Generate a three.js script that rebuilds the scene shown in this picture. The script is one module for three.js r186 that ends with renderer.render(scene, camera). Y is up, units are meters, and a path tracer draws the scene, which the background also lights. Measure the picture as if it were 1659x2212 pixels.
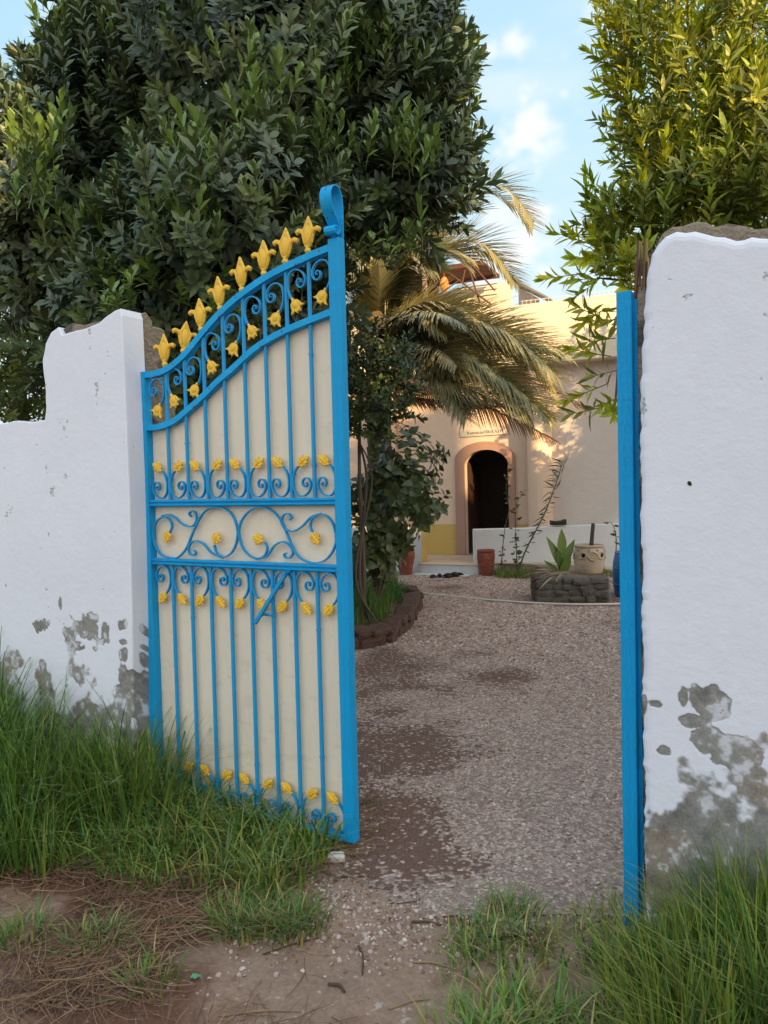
import * as THREE from 'three';
import { mergeGeometries, toCreasedNormals } from 'three/addons/utils/BufferGeometryUtils.js';
import { RoundedBoxGeometry } from 'three/addons/geometries/RoundedBoxGeometry.js';

// ---------------------------------------------------------------- camera, sky, sun, exposure
const scene = new THREE.Scene();
const camera = new THREE.PerspectiveCamera(67.0, 0.75, 0.05, 800);
camera.position.set(0, 1.5, 0);
camera.rotation.set(-0.0377, 0, -0.024, 'XYZ');
camera.updateMatrixWorld();
const renderer = new THREE.WebGLRenderer({ antialias: true });
renderer.toneMapping = THREE.LinearToneMapping;
const EXPOSURE = 2.0;
renderer.toneMappingExposure = EXPOSURE;
renderer.shadowMap.enabled = true;

const SUN = new THREE.Vector3(0.48, 0.31, 0.877).normalize();
const sun = new THREE.DirectionalLight(new THREE.Color().setRGB(1.0, 0.68, 0.32), 5.0);
sun.position.copy(SUN).multiplyScalar(60);
sun.castShadow = true;
Object.assign(sun.shadow.camera, { left: -30, right: 30, top: 30, bottom: -30, near: 1, far: 140 });
sun.shadow.mapSize.set(2048, 2048);
scene.add(sun, sun.target);

// ---------------------------------------------------------------- helpers
const rngs = (seed) => () => { seed = (seed + 0x6d2b79f5) | 0; let t = Math.imul(seed ^ (seed >>> 15), 1 | seed); t = (t + Math.imul(t ^ (t >>> 7), 61 | t)) ^ t; return ((t ^ (t >>> 14)) >>> 0) / 4294967296; };
const hash = (x, y, s = 0) => { let h = Math.imul(x | 0, 374761393) ^ Math.imul(y | 0, 668265263) ^ Math.imul(s | 0, 2246822519); h = Math.imul(h ^ (h >>> 13), 1274126177); return ((h ^ (h >>> 16)) >>> 0) / 4294967296; };
const sm = (a, b, x) => { const t = Math.min(1, Math.max(0, (x - a) / (b - a))); return t * t * (3 - 2 * t); };
const lerp = (a, b, t) => a + (b - a) * t;
const wrapN = (i, p) => (p ? ((i % p) + p) % p : i);
function vnoise(x, y, s = 0, p = 0) {
  const i = Math.floor(x), j = Math.floor(y), fx = x - i, fy = y - j, u = fx * fx * (3 - 2 * fx), v = fy * fy * (3 - 2 * fy);
  const a = wrapN(i, p), b = wrapN(i + 1, p), c = wrapN(j, p), d = wrapN(j + 1, p);
  return lerp(lerp(hash(a, c, s), hash(b, c, s), u), lerp(hash(a, d, s), hash(b, d, s), u), v);
}
function fbm(x, y, o = 4, s = 0, p = 0) { let v = 0, a = 0.5, n = 0; for (let k = 0; k < o; k++) { v += a * vnoise(x, y, s + k * 17, p); n += a; x *= 2; y *= 2; p *= 2; a *= 0.5; } return v / n; }
const toS = (c) => Math.round(255 * Math.min(1, Math.max(0, c <= 0.0031308 ? 12.92 * c : 1.055 * Math.pow(c, 1 / 2.4) - 0.055)));
function tex(w, h, fn, srgb = true) {            // fn(u, v) -> linear [r, g, b] or one value
  const d = new Uint8Array(w * h * 4);
  for (let j = 0; j < h; j++) for (let i = 0; i < w; i++) {
    const c = fn((i + 0.5) / w, (j + 0.5) / h), o = (j * w + i) * 4;
    if (typeof c === 'number') d[o] = d[o + 1] = d[o + 2] = Math.round(255 * Math.min(1, Math.max(0, c)));
    else for (let k = 0; k < 3; k++) d[o + k] = srgb ? toS(c[k]) : Math.round(255 * c[k]);
    d[o + 3] = 255;
  }
  const t = new THREE.DataTexture(d, w, h, THREE.RGBAFormat);
  t.wrapS = t.wrapT = THREE.RepeatWrapping; t.magFilter = THREE.LinearFilter; t.minFilter = THREE.LinearMipmapLinearFilter; t.generateMipmaps = true;
  if (srgb) t.colorSpace = THREE.SRGBColorSpace;
  t.needsUpdate = true;
  return t;
}
const rep = (t, u, v = u) => { const c = t.clone(); c.repeat.set(u, v); c.needsUpdate = true; return c; };
const RGB = (r, g, b) => new THREE.Color().setRGB(r, g, b);
const mat = (c, rough = 0.8, o = {}) => new THREE.MeshStandardMaterial({ color: c, roughness: rough, ...o });
const V = (x, y, z) => new THREE.Vector3(x, y, z);

const used = new Map();
function numbered(n) { const k = used.get(n) ?? 0; used.set(n, k + 1); return k ? n + '_' + String(k).padStart(3, '0') : n; }
function tag(o, label, category, group, kind) { o.userData.label = label; if (category) o.userData.category = category; if (group) o.userData.group = group; if (kind) o.userData.kind = kind; return o; }
function thing(name, label, category, pos = [0, 0, 0], turn = 0, group) {
  const g = new THREE.Group(); g.name = numbered(name); g.position.set(...pos); g.rotation.y = turn; scene.add(g);
  return tag(g, label, category, group);
}
function part(name, geo, m, parent, pos, rot) {
  const o = new THREE.Mesh(geo, m); o.name = name; o.castShadow = o.receiveShadow = true;
  if (pos) o.position.set(...pos); if (rot) o.rotation.set(...rot);
  parent.add(o); return o;
}
function single(name, geo, m, label, category, group, kind) { const o = part(numbered(name), geo, m, scene); return tag(o, label, category, group, kind); }
function struct(name, geo, m) { const o = part(numbered(name), geo, m, scene); o.userData.kind = 'structure'; return o; }
const box = (x0, x1, y0, y1, z0, z1, r = 0) => (r ? new RoundedBoxGeometry(x1 - x0, y1 - y0, z1 - z0, 2, r) : new THREE.BoxGeometry(x1 - x0, y1 - y0, z1 - z0)).translate((x0 + x1) / 2, (y0 + y1) / 2, (z0 + z1) / 2);
const boxUV = (g, k = 0.7) => { const p = g.attributes.position, uv = new Float32Array(p.count * 2); for (let i = 0; i < p.count; i++) { uv[2 * i] = p.getX(i) + k * p.getZ(i); uv[2 * i + 1] = p.getY(i) - 0.5 * p.getZ(i); } g.setAttribute('uv', new THREE.BufferAttribute(uv, 2)); return g; };
function clean(g) { g = g.index ? g.toNonIndexed() : g; for (const k of Object.keys(g.attributes)) if (!['position', 'normal', 'uv'].includes(k)) g.deleteAttribute(k); if (!g.attributes.uv) g.setAttribute('uv', new THREE.BufferAttribute(new Float32Array(g.attributes.position.count * 2), 2)); return g; }
const merge = (...gs) => mergeGeometries(gs.flat().map(clean));
function extrude(pts, depth, bevel = 0, seg = 2, holes = []) {
  const s = Array.isArray(pts) ? new THREE.Shape(pts.map((p) => new THREE.Vector2(p[0], p[1]))) : pts;
  s.holes.push(...holes);
  return new THREE.ExtrudeGeometry(s, { depth: depth - 2 * bevel, bevelEnabled: bevel > 0, bevelThickness: bevel, bevelSize: bevel, bevelOffset: -bevel, bevelSegments: seg, curveSegments: 16 }).translate(0, 0, bevel);
}
function smoothPts(pts, n, closed = false) { return new THREE.CatmullRomCurve3(pts.map((p) => V(p[0], p[1], p[2] ?? 0)), closed, 'centripetal').getPoints(n); }
function ribbon(pts, th, wd, n = 40) {            // a flat bar bent in its plane (x, y), wd wide in z
  const P = smoothPts(pts, n), pos = [], uv = [], idx = []; let arc = pts[0][0] * 3.7 + pts[0][1];
  P.forEach((p, i) => {
    if (i) arc += p.distanceTo(P[i - 1]);
    const a = P[Math.max(0, i - 1)], b = P[Math.min(P.length - 1, i + 1)], L = Math.hypot(b.x - a.x, b.y - a.y) || 1, nx = -(b.y - a.y) / L, ny = (b.x - a.x) / L;
    for (const [q, z] of [[1, 1], [-1, 1], [-1, -1], [1, -1]]) pos.push(p.x + nx * q * th / 2, p.y + ny * q * th / 2, z * wd / 2), uv.push(arc, 0.3 + q * th * 0.5 + z * wd * 0.5);
    if (i) for (let k = 0; k < 4; k++) { const o = (i - 1) * 4, c = o + k, d = o + (k + 1) % 4; idx.push(c, d, c + 4, d, d + 4, c + 4); }
  });
  const e = (P.length - 1) * 4; idx.push(0, 2, 1, 0, 3, 2, e, e + 1, e + 2, e, e + 2, e + 3);
  const g = new THREE.BufferGeometry(); g.setAttribute('position', new THREE.Float32BufferAttribute(pos, 3)); g.setAttribute('uv', new THREE.Float32BufferAttribute(uv, 2)); g.setIndex(idx); g.computeVertexNormals();
  return toCreasedNormals(g, 0.7);
}
const tube = (pts, r, n = 24, k = 7) => new THREE.TubeGeometry(new THREE.CatmullRomCurve3(pts.map((p) => V(...p)), false, 'centripetal'), n, r, k);
function taperTube(pts, r0, r1, n = 20, k = 8, wob = 0, seed = 1) {
  const g = tube(pts, 1, n, k), c = new THREE.CatmullRomCurve3(pts.map((p) => V(...p)), false, 'centripetal'), p = g.attributes.position, R = rngs(seed);
  for (let i = 0; i <= n; i++) { const q = c.getPointAt(i / n), r = lerp(r0, r1, i / n) * (1 + wob * (R() - 0.5)); for (let j = 0; j <= k; j++) { const m = i * (k + 1) + j; p.setXYZ(m, q.x + (p.getX(m) - q.x) * r, q.y + (p.getY(m) - q.y) * r, q.z + (p.getZ(m) - q.z) * r); } }
  g.computeVertexNormals(); return g;
}
class MB {                                        // collects faces, with a colour for each vertex
  constructor() { this.p = []; this.c = []; this.i = []; }
  v(x, y, z, c) { this.p.push(x, y, z); this.c.push(c[0], c[1], c[2]); return this.p.length / 3 - 1; }
  geo() { const g = new THREE.BufferGeometry(); g.setAttribute('position', new THREE.Float32BufferAttribute(this.p, 3)); g.setAttribute('color', new THREE.Float32BufferAttribute(this.c, 3)); g.setIndex(this.i); g.computeVertexNormals(); return g; }
}
const OBOV = (t) => Math.pow(Math.sin(Math.PI * Math.pow(t, 1.25)), 0.8) * 0.5 + 0.02, LANCE = (t) => Math.pow(Math.sin(Math.PI * Math.pow(t, 0.85)), 1.0) * 0.5 + 0.015, OVATE = (t) => Math.pow(Math.sin(Math.PI * Math.pow(t, 0.7)), 0.9) * 0.5 + 0.01;
const _v = new THREE.Vector3();
function leafInto(mb, M, L, W, c, prof = OBOV, fold = 0.18, curl = 0.15, rows = 4) {   // along +y of M, upper side +z
  let prev;
  for (let r = 0; r <= rows; r++) {
    const t = r / rows, w = W * prof(t), z = -curl * L * t * t, row = [];
    for (const q of [-1, 0, 1]) { _v.set(q * w, t * L, z + (q ? fold * w * 2 * 0.5 : 0)).applyMatrix4(M); row.push(mb.v(_v.x, _v.y, _v.z, c)); }
    if (prev) for (let k = 0; k < 2; k++) mb.i.push(prev[k], prev[k + 1], row[k], prev[k + 1], row[k + 1], row[k]);
    prev = row;
  }
}
function stick(mb, a, b, r, c) {                  // thin three-sided twig
  const d = b.clone().sub(a).normalize(), u = V(0.3, 0.5, 0.8).cross(d).normalize(), w = d.clone().cross(u), A = [], B = [];
  for (let k = 0; k < 3; k++) { const o = u.clone().multiplyScalar(Math.cos(k * 2.094) * r).addScaledVector(w, Math.sin(k * 2.094) * r); A.push(mb.v(a.x + o.x, a.y + o.y, a.z + o.z, c)); B.push(mb.v(b.x + o.x * 0.7, b.y + o.y * 0.7, b.z + o.z * 0.7, c)); }
  for (let k = 0; k < 3; k++) { const l = (k + 1) % 3; mb.i.push(A[k], A[l], B[k], A[l], B[l], B[k]); }
}
const Y = V(0, 1, 0);
function frame(pos, dir, spin = 0, s = 1) { const q = new THREE.Quaternion().setFromUnitVectors(Y, dir.clone().normalize()).multiply(new THREE.Quaternion().setFromAxisAngle(Y, spin)); return new THREE.Matrix4().compose(pos, q, typeof s === 'number' ? V(s, s, s) : s); }
function scatter(name, geo, m, list, parent) {    // list of [matrix, colour]
  const o = new THREE.InstancedMesh(geo, m, list.length); o.name = name; o.castShadow = o.receiveShadow = true;
  list.forEach(([M, c], i) => { o.setMatrixAt(i, M); o.setColorAt(i, c ?? RGB(1, 1, 1)); });
  o.userData.kind = 'stuff'; (parent ?? scene).add(o); return o;
}
const F = 1671, CX = 829.5, CY = 1106;            // the photograph seen 1659 x 2212 pixels large
function at(x, y, depth) { return V((x - CX) / F, -(y - CY) / F, -1).applyQuaternion(camera.quaternion).multiplyScalar(depth).add(camera.position); }
function inside(p, poly) { let c = false; for (let i = 0, j = poly.length - 1; i < poly.length; j = i++) { const [a, b] = poly[i], [d, e] = poly[j]; if ((b > p[1]) !== (e > p[1]) && p[0] < (d - a) * (p[1] - b) / (e - b) + a) c = !c; } return c; }

// ---------------------------------------------------------------- sky: blue gradient, haze at the horizon, small puffs of cloud
{
  const W = 1536, H = 768, d = new Float32Array(W * H * 4), pix = [[1145, 268, 0.036, 0.95], [1118, 268, 0.022, 0.6], [1172, 262, 0.02, 0.5], [1113, 90, 0.017, 0.8], [1055, 106, 0.012, 0.7], [1186, 336, 0.012, 0.4], [1120, 535, 0.034, 0.85], [1165, 468, 0.024, 0.8], [1085, 500, 0.04, 0.7], [1060, 560, 0.04, 0.7], [1175, 590, 0.012, 0.6], [1290, 30, 0.02, 0.35], [1260, 500, 0.03, 0.3], [120, 30, 0.03, 0.3]];
  const puffs = pix.map(([x, y, r, k]) => ({ v: at(x, y, 1).sub(camera.position).normalize(), r, k })), R = rngs(77);
  for (let k = 0; k < 90; k++) { const a = R() * 6.283, e = 0.08 + R() * 0.9, r = 0.02 + R() * 0.05, v = V(Math.cos(a) * Math.cos(e), Math.sin(e), Math.sin(a) * Math.cos(e)); if (v.z < -0.75 && Math.abs(v.x) < 0.5 && e < 0.75) continue; puffs.push({ v, r, k: 0.3 + R() * 0.6 }); }
  const dir = V(0, 0, 0);
  for (let j = 0; j < H; j++) for (let i = 0; i < W; i++) {
    const ph = ((i + 0.5) / W - 0.5) * 2 * Math.PI, th = ((j + 0.5) / H - 0.5) * Math.PI, ct = Math.cos(th);
    dir.set(Math.cos(ph) * ct, Math.sin(th), Math.sin(ph) * ct);
    const e = Math.max(0, dir.y), o = (j * W + i) * 4, a = Math.exp(-e / 0.30), b = Math.exp(-e / 0.6);
    let c = [lerp(lerp(0.17, 0.38, b), 0.98, a * 0.85), lerp(lerp(0.47, 0.74, b), 0.97, a * 0.9), lerp(lerp(0.78, 0.90, b), 0.97, a * 0.9)];
    const s = Math.acos(Math.min(1, Math.max(-1, dir.dot(SUN)))), gl = 2.6 * Math.exp(-s / 0.45) + 1.25 * Math.exp(-s / 0.85);
    c = [c[0] + gl * 1.05, c[1] + gl * 0.86, c[2] + gl * 0.62];
    let cl = 0;
    for (const p of puffs) { const q = dir.dot(p.v); if (q < 0.985) continue; const dx = Math.acos(Math.min(1, q)) / p.r; if (dx > 2.2) continue; const n = fbm(ph * 60, th * 90, 4, 5); cl = Math.max(cl, p.k * 0.85 * sm(0.18, 1.05, Math.exp(-dx * dx * 0.9) + (n - 0.5) * 1.3)); }
    const wisp = sm(0.52, 0.85, fbm(ph * 5 + 3, th * 22, 5, 9)) * 0.28 * sm(0.02, 0.2, e);
    cl = Math.max(cl, wisp);
    c = [lerp(c[0], 1.0 + gl * 0.6, cl), lerp(c[1], 0.985 + gl * 0.5, cl), lerp(c[2], 0.99 + gl * 0.4, cl)];
    if (dir.y < 0) c = [0.30, 0.26, 0.23];
    d[o] = 1.08 * c[0] / EXPOSURE; d[o + 1] = 1.08 * c[1] / EXPOSURE; d[o + 2] = 1.08 * c[2] / EXPOSURE; d[o + 3] = 1;
  }
  const t = new THREE.DataTexture(d, W, H, THREE.RGBAFormat, THREE.FloatType);
  t.mapping = THREE.EquirectangularReflectionMapping; t.magFilter = t.minFilter = THREE.LinearFilter; t.needsUpdate = true;
  scene.background = t; scene.environment = t;
}

// ---------------------------------------------------------------- shared textures
const plasterBump = tex(512, 512, (u, v) => 0.45 * fbm(u * 6, v * 10, 3, 3, 2) + 0.35 * fbm(u * 30, v * 46, 3, 31) + 0.2 * vnoise(u * 180, v * 180, 8), false);
plasterBump.wrapS = plasterBump.wrapT = THREE.MirroredRepeatWrapping;
const soilTex = tex(1536, 1536, (u, v) => {
  const x = u > 0.5 ? (u - 1) * 5.2 : u * 5.2, n = fbm(u * 8, v * 8, 4, 1, 8), m = fbm(u * 32, v * 32, 4, 41, 32), g = vnoise(u * 680, v * 680, 3, 680), h = vnoise(u * 256, v * 256, 6, 256), damp = sm(0.47, 0.60, n * 0.7 + m * 0.3 + 0.19 * sm(-0.35, -1.0, x) - 0.12);
  const k = 0.74 + 0.30 * m + 0.26 * (g - 0.5) + 0.14 * (h - 0.5);
  let c = [lerp(0.32, 0.15, damp) * k, lerp(0.208, 0.066, damp) * k, lerp(0.152, 0.040, damp) * k];
  if (h > 0.92 && g > 0.5) c = [0.4, 0.33, 0.29];
  return c;
});
const soilBump = tex(1024, 1024, (u, v) => 0.5 * fbm(u * 24, v * 24, 4, 41, 24) + 0.3 * fbm(u * 160, v * 160, 2, 21, 160) + 0.25 * vnoise(u * 480, v * 480, 3, 480), false);
const patchAt = (x, z) => fbm(x * 1.2, z * 1.2, 4, 61, 6) + 0.05 * Math.max(0, 1 - Math.hypot((x - 0.42) / 0.55, (z + 3.1) / 0.35)) - 0.05 * Math.max(0, 1 - Math.hypot((x - 0.05) / 0.5, (z + 3.75) / 0.5)) + 0.10 * Math.max(0, 1 - Math.hypot((x - 0.3) / 0.5, (z + 7.6) / 0.6));
function cells(u, v, n, s) {                      // rounded stones: [distance to the nearest, id]
  const x = u * n, y = v * n, i = Math.floor(x), j = Math.floor(y); let b = 9, b2 = 9, id = 0;
  for (let a = -1; a < 2; a++) for (let c = -1; c < 2; c++) { const p = wrapN(i + a, n), q = wrapN(j + c, n), dx = i + a + hash(p, q, s) - x, dy = j + c + hash(p, q, s + 1) - y, r = dx * dx + dy * dy; if (r < b) { b2 = b; b = r; id = hash(p, q, s + 2); } else if (r < b2) b2 = r; }
  return [Math.sqrt(b), id, Math.sqrt(b2) - Math.sqrt(b)];
}
const gravelTex = tex(1536, 1536, (u, v) => {
  const [d, id, e] = cells(u, v, 300, 4), X = u * 5, x = X > 3.6 ? X - 5 : X, z = v * 5 - 5, n = patchAt(x, z), soil = Math.min(1, sm(0.12, 0.03, e) * 0.7 + (hash(Math.floor(id * 99999), 5) < sm(0.555, 0.76, n) * 0.85 ? 0.9 : 0)), k = 0.55 + 0.85 * Math.pow(id, 1.6), w = hash(Math.floor(id * 9999), 7);
  const st = [0.44 * k, lerp(0.31, 0.335, w) * k, lerp(0.255, 0.295, w) * k];
  return [lerp(st[0], 0.13, soil), lerp(st[1], 0.064, soil), lerp(st[2], 0.045, soil)];
});
const gravelBump = tex(1024, 1024, (u, v) => { const [d, id, e] = cells(u, v, 300, 4); return sm(0.0, 0.4, e) * (0.5 + 0.5 * id); }, false);

// ---------------------------------------------------------------- the ground
const groundY = (x, z) => 0.02 * (fbm(x * 1.3 + 40, z * 1.3 + 40, 3, 2) - 0.5) * sm(14, 6, Math.hypot(x, z + 4)) + 0.012 * (fbm(x * 7 + 40, z * 7, 2, 12) - 0.5) * sm(7, 4, Math.hypot(x, z + 3));
{
  const N = 190, pos = [], uv = [], idx = [], w = (a) => a * 5 + Math.sign(a) * Math.pow(Math.abs(a), 5) * 395;
  for (let j = 0; j <= N; j++) for (let i = 0; i <= N; i++) { const x = w(i / N * 2 - 1), z = w(j / N * 2 - 1) - 4.5; pos.push(x, groundY(x, z), z); uv.push(x / 5.2, z / 5.2); if (i && j) { const a = (j - 1) * (N + 1) + i - 1; idx.push(a, a + N + 1, a + 1, a + 1, a + N + 1, a + N + 2); } }
  const g = new THREE.BufferGeometry(); g.setAttribute('position', new THREE.Float32BufferAttribute(pos, 3)); g.setAttribute('uv', new THREE.Float32BufferAttribute(uv, 2)); g.setIndex(idx); g.computeVertexNormals();
  const o = struct('ground', g, mat(RGB(1, 1, 1), 0.95, { map: soilTex, bumpMap: soilBump, bumpScale: 0.012 }));
  o.userData.label = 'brown bare soil of the lane in front of the gate';
}
const yardPoly = [[-0.42, -3.2], [-0.2, -2.95], [0.0, -2.78], [0.2, -2.6], [0.45, -2.55], [0.72, -2.62], [0.95, -2.7], [3.4, -3.3], [6.5, -4.2], [7, -9], [6.5, -12], [3.4, -12.45], [1.5, -12.5], [0.2, -13.0], [-2.6, -13.8], [-3.0, -10.5], [0.05, -10.75], [0.4, -9.7], [0.27, -8.75], [0.13, -7.74], [-0.1, -7.1], [-0.9, -6.6], [-2.4, -6.0], [-2.6, -4.6], [-1.3, -3.9]];
{
  const P = []; yardPoly.forEach((p, i) => { const q = yardPoly[(i + 1) % yardPoly.length], n = Math.max(2, Math.ceil(Math.hypot(p[0] - q[0], p[1] - q[1]) / 0.12)); for (let k = 0; k < n; k++) { const t = k / n, x = lerp(p[0], q[0], t), z = lerp(p[1], q[1], t); P.push([x + 0.14 * (fbm(x * 5, z * 5, 2, 8) - 0.5), z + 0.14 * (fbm(x * 5, z * 5, 2, 88) - 0.5)]); } });
  // a grid clipped to the outline, lying 4 mm above the soil
  const pos = [], uv = [], idx = [], S = 0.1, m = new Map(), ring = P, ok = (x, z) => inside([x, z], ring);
  const vid = (i, j) => { const k = i * 10000 + j; if (!m.has(k)) { const x = i * S + 0.05 * (hash(i, j, 3) - 0.5), z = j * S + 0.05 * (hash(i, j, 4) - 0.5); m.set(k, pos.length / 3); pos.push(x, groundY(x, z) + 0.005, z); uv.push(x / 5, z / 5); } return m.get(k); };
  for (let i = -32; i < 72; i++) for (let j = -140; j < -24; j++) if (ok((i + 0.5) * S, (j + 0.5) * S)) { const a = vid(i, j), b = vid(i + 1, j), c = vid(i, j + 1), d = vid(i + 1, j + 1); idx.push(a, c, b, b, c, d); }
  const g = new THREE.BufferGeometry(); g.setAttribute('position', new THREE.Float32BufferAttribute(pos, 3)); g.setAttribute('uv', new THREE.Float32BufferAttribute(uv, 2)); g.setIndex(idx); g.computeVertexNormals();
  const o = struct('gravel_path', g, mat(RGB(1, 1, 1), 0.92, { map: gravelTex, bumpMap: gravelBump, bumpScale: 0.012 }));
  o.userData.label = 'pinkish grey gravel of the yard leading to the house door';
}
{ // loose stones on the gravel
  const R = rngs(5), list = [], ico = new THREE.IcosahedronGeometry(1, 0); const p = ico.attributes.position;
  for (let i = 0; i < p.count; i++) { const k = 0.8 + 0.4 * hash(Math.round(p.getX(i) * 50), Math.round(p.getY(i) * 50 + p.getZ(i) * 7)); p.setXYZ(i, p.getX(i) * k, p.getY(i) * k * 0.62, p.getZ(i) * k); }
  ico.computeVertexNormals();
  const pal = [[0.42, 0.325, 0.285], [0.33, 0.24, 0.21], [0.26, 0.165, 0.13], [0.52, 0.42, 0.37], [0.19, 0.105, 0.078], [0.38, 0.29, 0.27], [0.58, 0.5, 0.44]];
  const add = (x, z, r, dim = 1) => { const c = pal[Math.min(6, Math.floor(R() * 6.08))], k = (0.75 + R() * 0.5) * dim; list.push([new THREE.Matrix4().compose(V(x, groundY(x, z) + r * 0.25, z), new THREE.Quaternion().setFromEuler(new THREE.Euler(R() * 0.8, R() * 6.28, R() * 0.8)), V(r * (0.8 + R() * 0.5), r * (0.7 + R() * 0.4), r)), RGB(c[0] * k, c[1] * k, c[2] * k)]); };
  for (let n = 0; n < 300000 && list.length < 120000; n++) {
    const x = -1.1 + R() * 4.6, z = -2.3 - Math.pow(R(), 1.35) * 10.2, f = patchAt(x, z), edge = sm(-2.3, -3.0, z + 0.25 * (fbm(x * 3, z * 3, 2, 4) - 0.5));
    if (x > 0.9 - (z + 2.5) * 0.4 || !inside([x, z], yardPoly) && z < -3.2 || R() > (0.28 + 0.72 * sm(0.72, 0.55, f)) * edge * 0.92 + 0.03 || x < -0.55 && z > -3.4) continue;
    const far = sm(-4, -9, z); if (R() < far * 0.72) continue;
    const pt = sm(0.55, 0.67, f); add(x, z, (0.0040 + Math.pow(R(), 2.8) * 0.0056) * (1 + far * 0.9) * lerp(1, 0.8, pt), lerp(1, 0.62, pt));
  }
  for (let n = 0; n < 1100; n++) { const x = -0.75 + R() * 1.9, z = -2.0 - R() * 1.2; if (R() < 0.35 + 0.4 * fbm(x * 4, z * 4, 2, 5)) add(x, z, 0.0017 + Math.pow(R(), 7) * 0.005, 0.7); }
  tag(scatter('gravel', ico, mat(RGB(1, 1, 1), 0.9), list), 'loose pinkish grey pebbles strewn over the yard and gateway', 'gravel');
}

// ---------------------------------------------------------------- boundary walls, either side of the gateway (x along the wall, z towards the lane)
const TURN = -Math.PI / 6, HINGE = [-1.1218, 0, -3.6585];
const blob = (x, y, cx, cy, rx, ry) => Math.max(0, 1 - Math.hypot((x - cx) / rx, (y - cy) / ry));
function wallMap(x0, size, patches, base, seed) {
  const N = 1024, flaked = new Float32Array(N * N);
  const t = tex(N, N, (u, v) => {
    const x = x0 + u * size, y = v * size, n = fbm(x * 9, y * 9, 5, seed), f = fbm(x * 34, y * 34, 3, seed + 9), g = vnoise(x * 210, y * 210, seed);
    let peel = base(x, y, n);
    for (const [cx, cy, rx, ry, k] of patches) peel = Math.max(peel, sm(0.42, 0.52, blob(x, y, cx, cy, rx, ry) * (k ?? 1) * 1.1 + (n - 0.5) * 1.3 + (f - 0.5) * 0.7));
    const w = 0.76 + 0.05 * (fbm(x * 3, y * 3, 4, seed + 2) - 0.5) + 0.035 * (f - 0.5), speck = n > 0.70 && f > 0.66 && g > 0.5 ? 0.5 : 0;
    const gr = 0.25 + 0.22 * (n - 0.5) + 0.2 * (f - 0.5) + 0.08 * (g - 0.5), br = sm(0.60, 0.72, fbm(x * 5 + 7, y * 4, 3, seed + 5));
    const cem = [gr * lerp(1.0, 1.05, br), gr * lerp(0.97, 0.86, br), gr * lerp(0.95, 0.74, br)], wash = sm(0.55, 0.7, f * 0.6 + n * 0.4) * 0.75;
    const k = Math.min(1, peel * (1 - wash * 0.8) + speck);
    flaked[Math.floor(v * N) * N + Math.floor(u * N)] = k * (0.75 + 0.5 * f);
    return [lerp(w * 0.965, cem[0], k), lerp(w * 0.99, cem[1], k), lerp(w * 1.14, cem[2], k)];
  });
  t.wrapS = t.wrapT = THREE.MirroredRepeatWrapping; t.repeat.set(1 / size, 1 / size); t.offset.set(-x0 / size, 0);
  const b = tex(N, N, (u, v) => { const x = u * size, y = v * size; return 0.62 - 0.40 * flaked[Math.floor(v * N) * N + Math.floor(u * N)] + 0.22 * (fbm(x * 5, y * 8, 3, seed + 40) - 0.5) + 0.13 * (fbm(x * 38, y * 55, 3, seed + 41) - 0.5) + 0.06 * (vnoise(x * 230, y * 230, seed + 3) - 0.5); }, false);
  b.wrapS = b.wrapT = THREE.MirroredRepeatWrapping; b.repeat.copy(t.repeat); b.offset.copy(t.offset);
  return { map: t, bumpMap: b, bumpScale: 0.007 };
}
const mudTex = tex(512, 512, (u, v) => { const n = fbm(u * 5, v * 5, 4, 90, 5), g = fbm(u * 60, v * 60, 2, 91, 60), k = 0.7 + 0.5 * n + 0.3 * (g - 0.5), d = sm(0.52, 0.6, n) * 0.62; return [0.27 * k * (1 - d), 0.215 * k * (1 - d), 0.165 * k * (1 - d * 0.95)]; });
const mudMat = mat(RGB(1, 1, 1), 0.95, { map: mudTex, bumpMap: plasterBump, bumpScale: 0.03 });
const ragged = (pts, amp, step, seed) => { const out = []; pts.forEach((p, i) => { out.push(p); const q = pts[i + 1]; if (!q) return; const L = Math.hypot(p[0] - q[0], p[1] - q[1]), n = Math.floor(L / step); for (let k = 1; k < n; k++) { const t = k / n, h = (fbm(k * 0.9 + i * 5.3, seed, 2, seed) - 0.5) * 2 * amp; out.push([lerp(p[0], q[0], t) + h * (p[1] - q[1]) / L * -1, lerp(p[1], q[1], t) + h * (q[0] - p[0]) / L]); } }); return out; };
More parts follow.
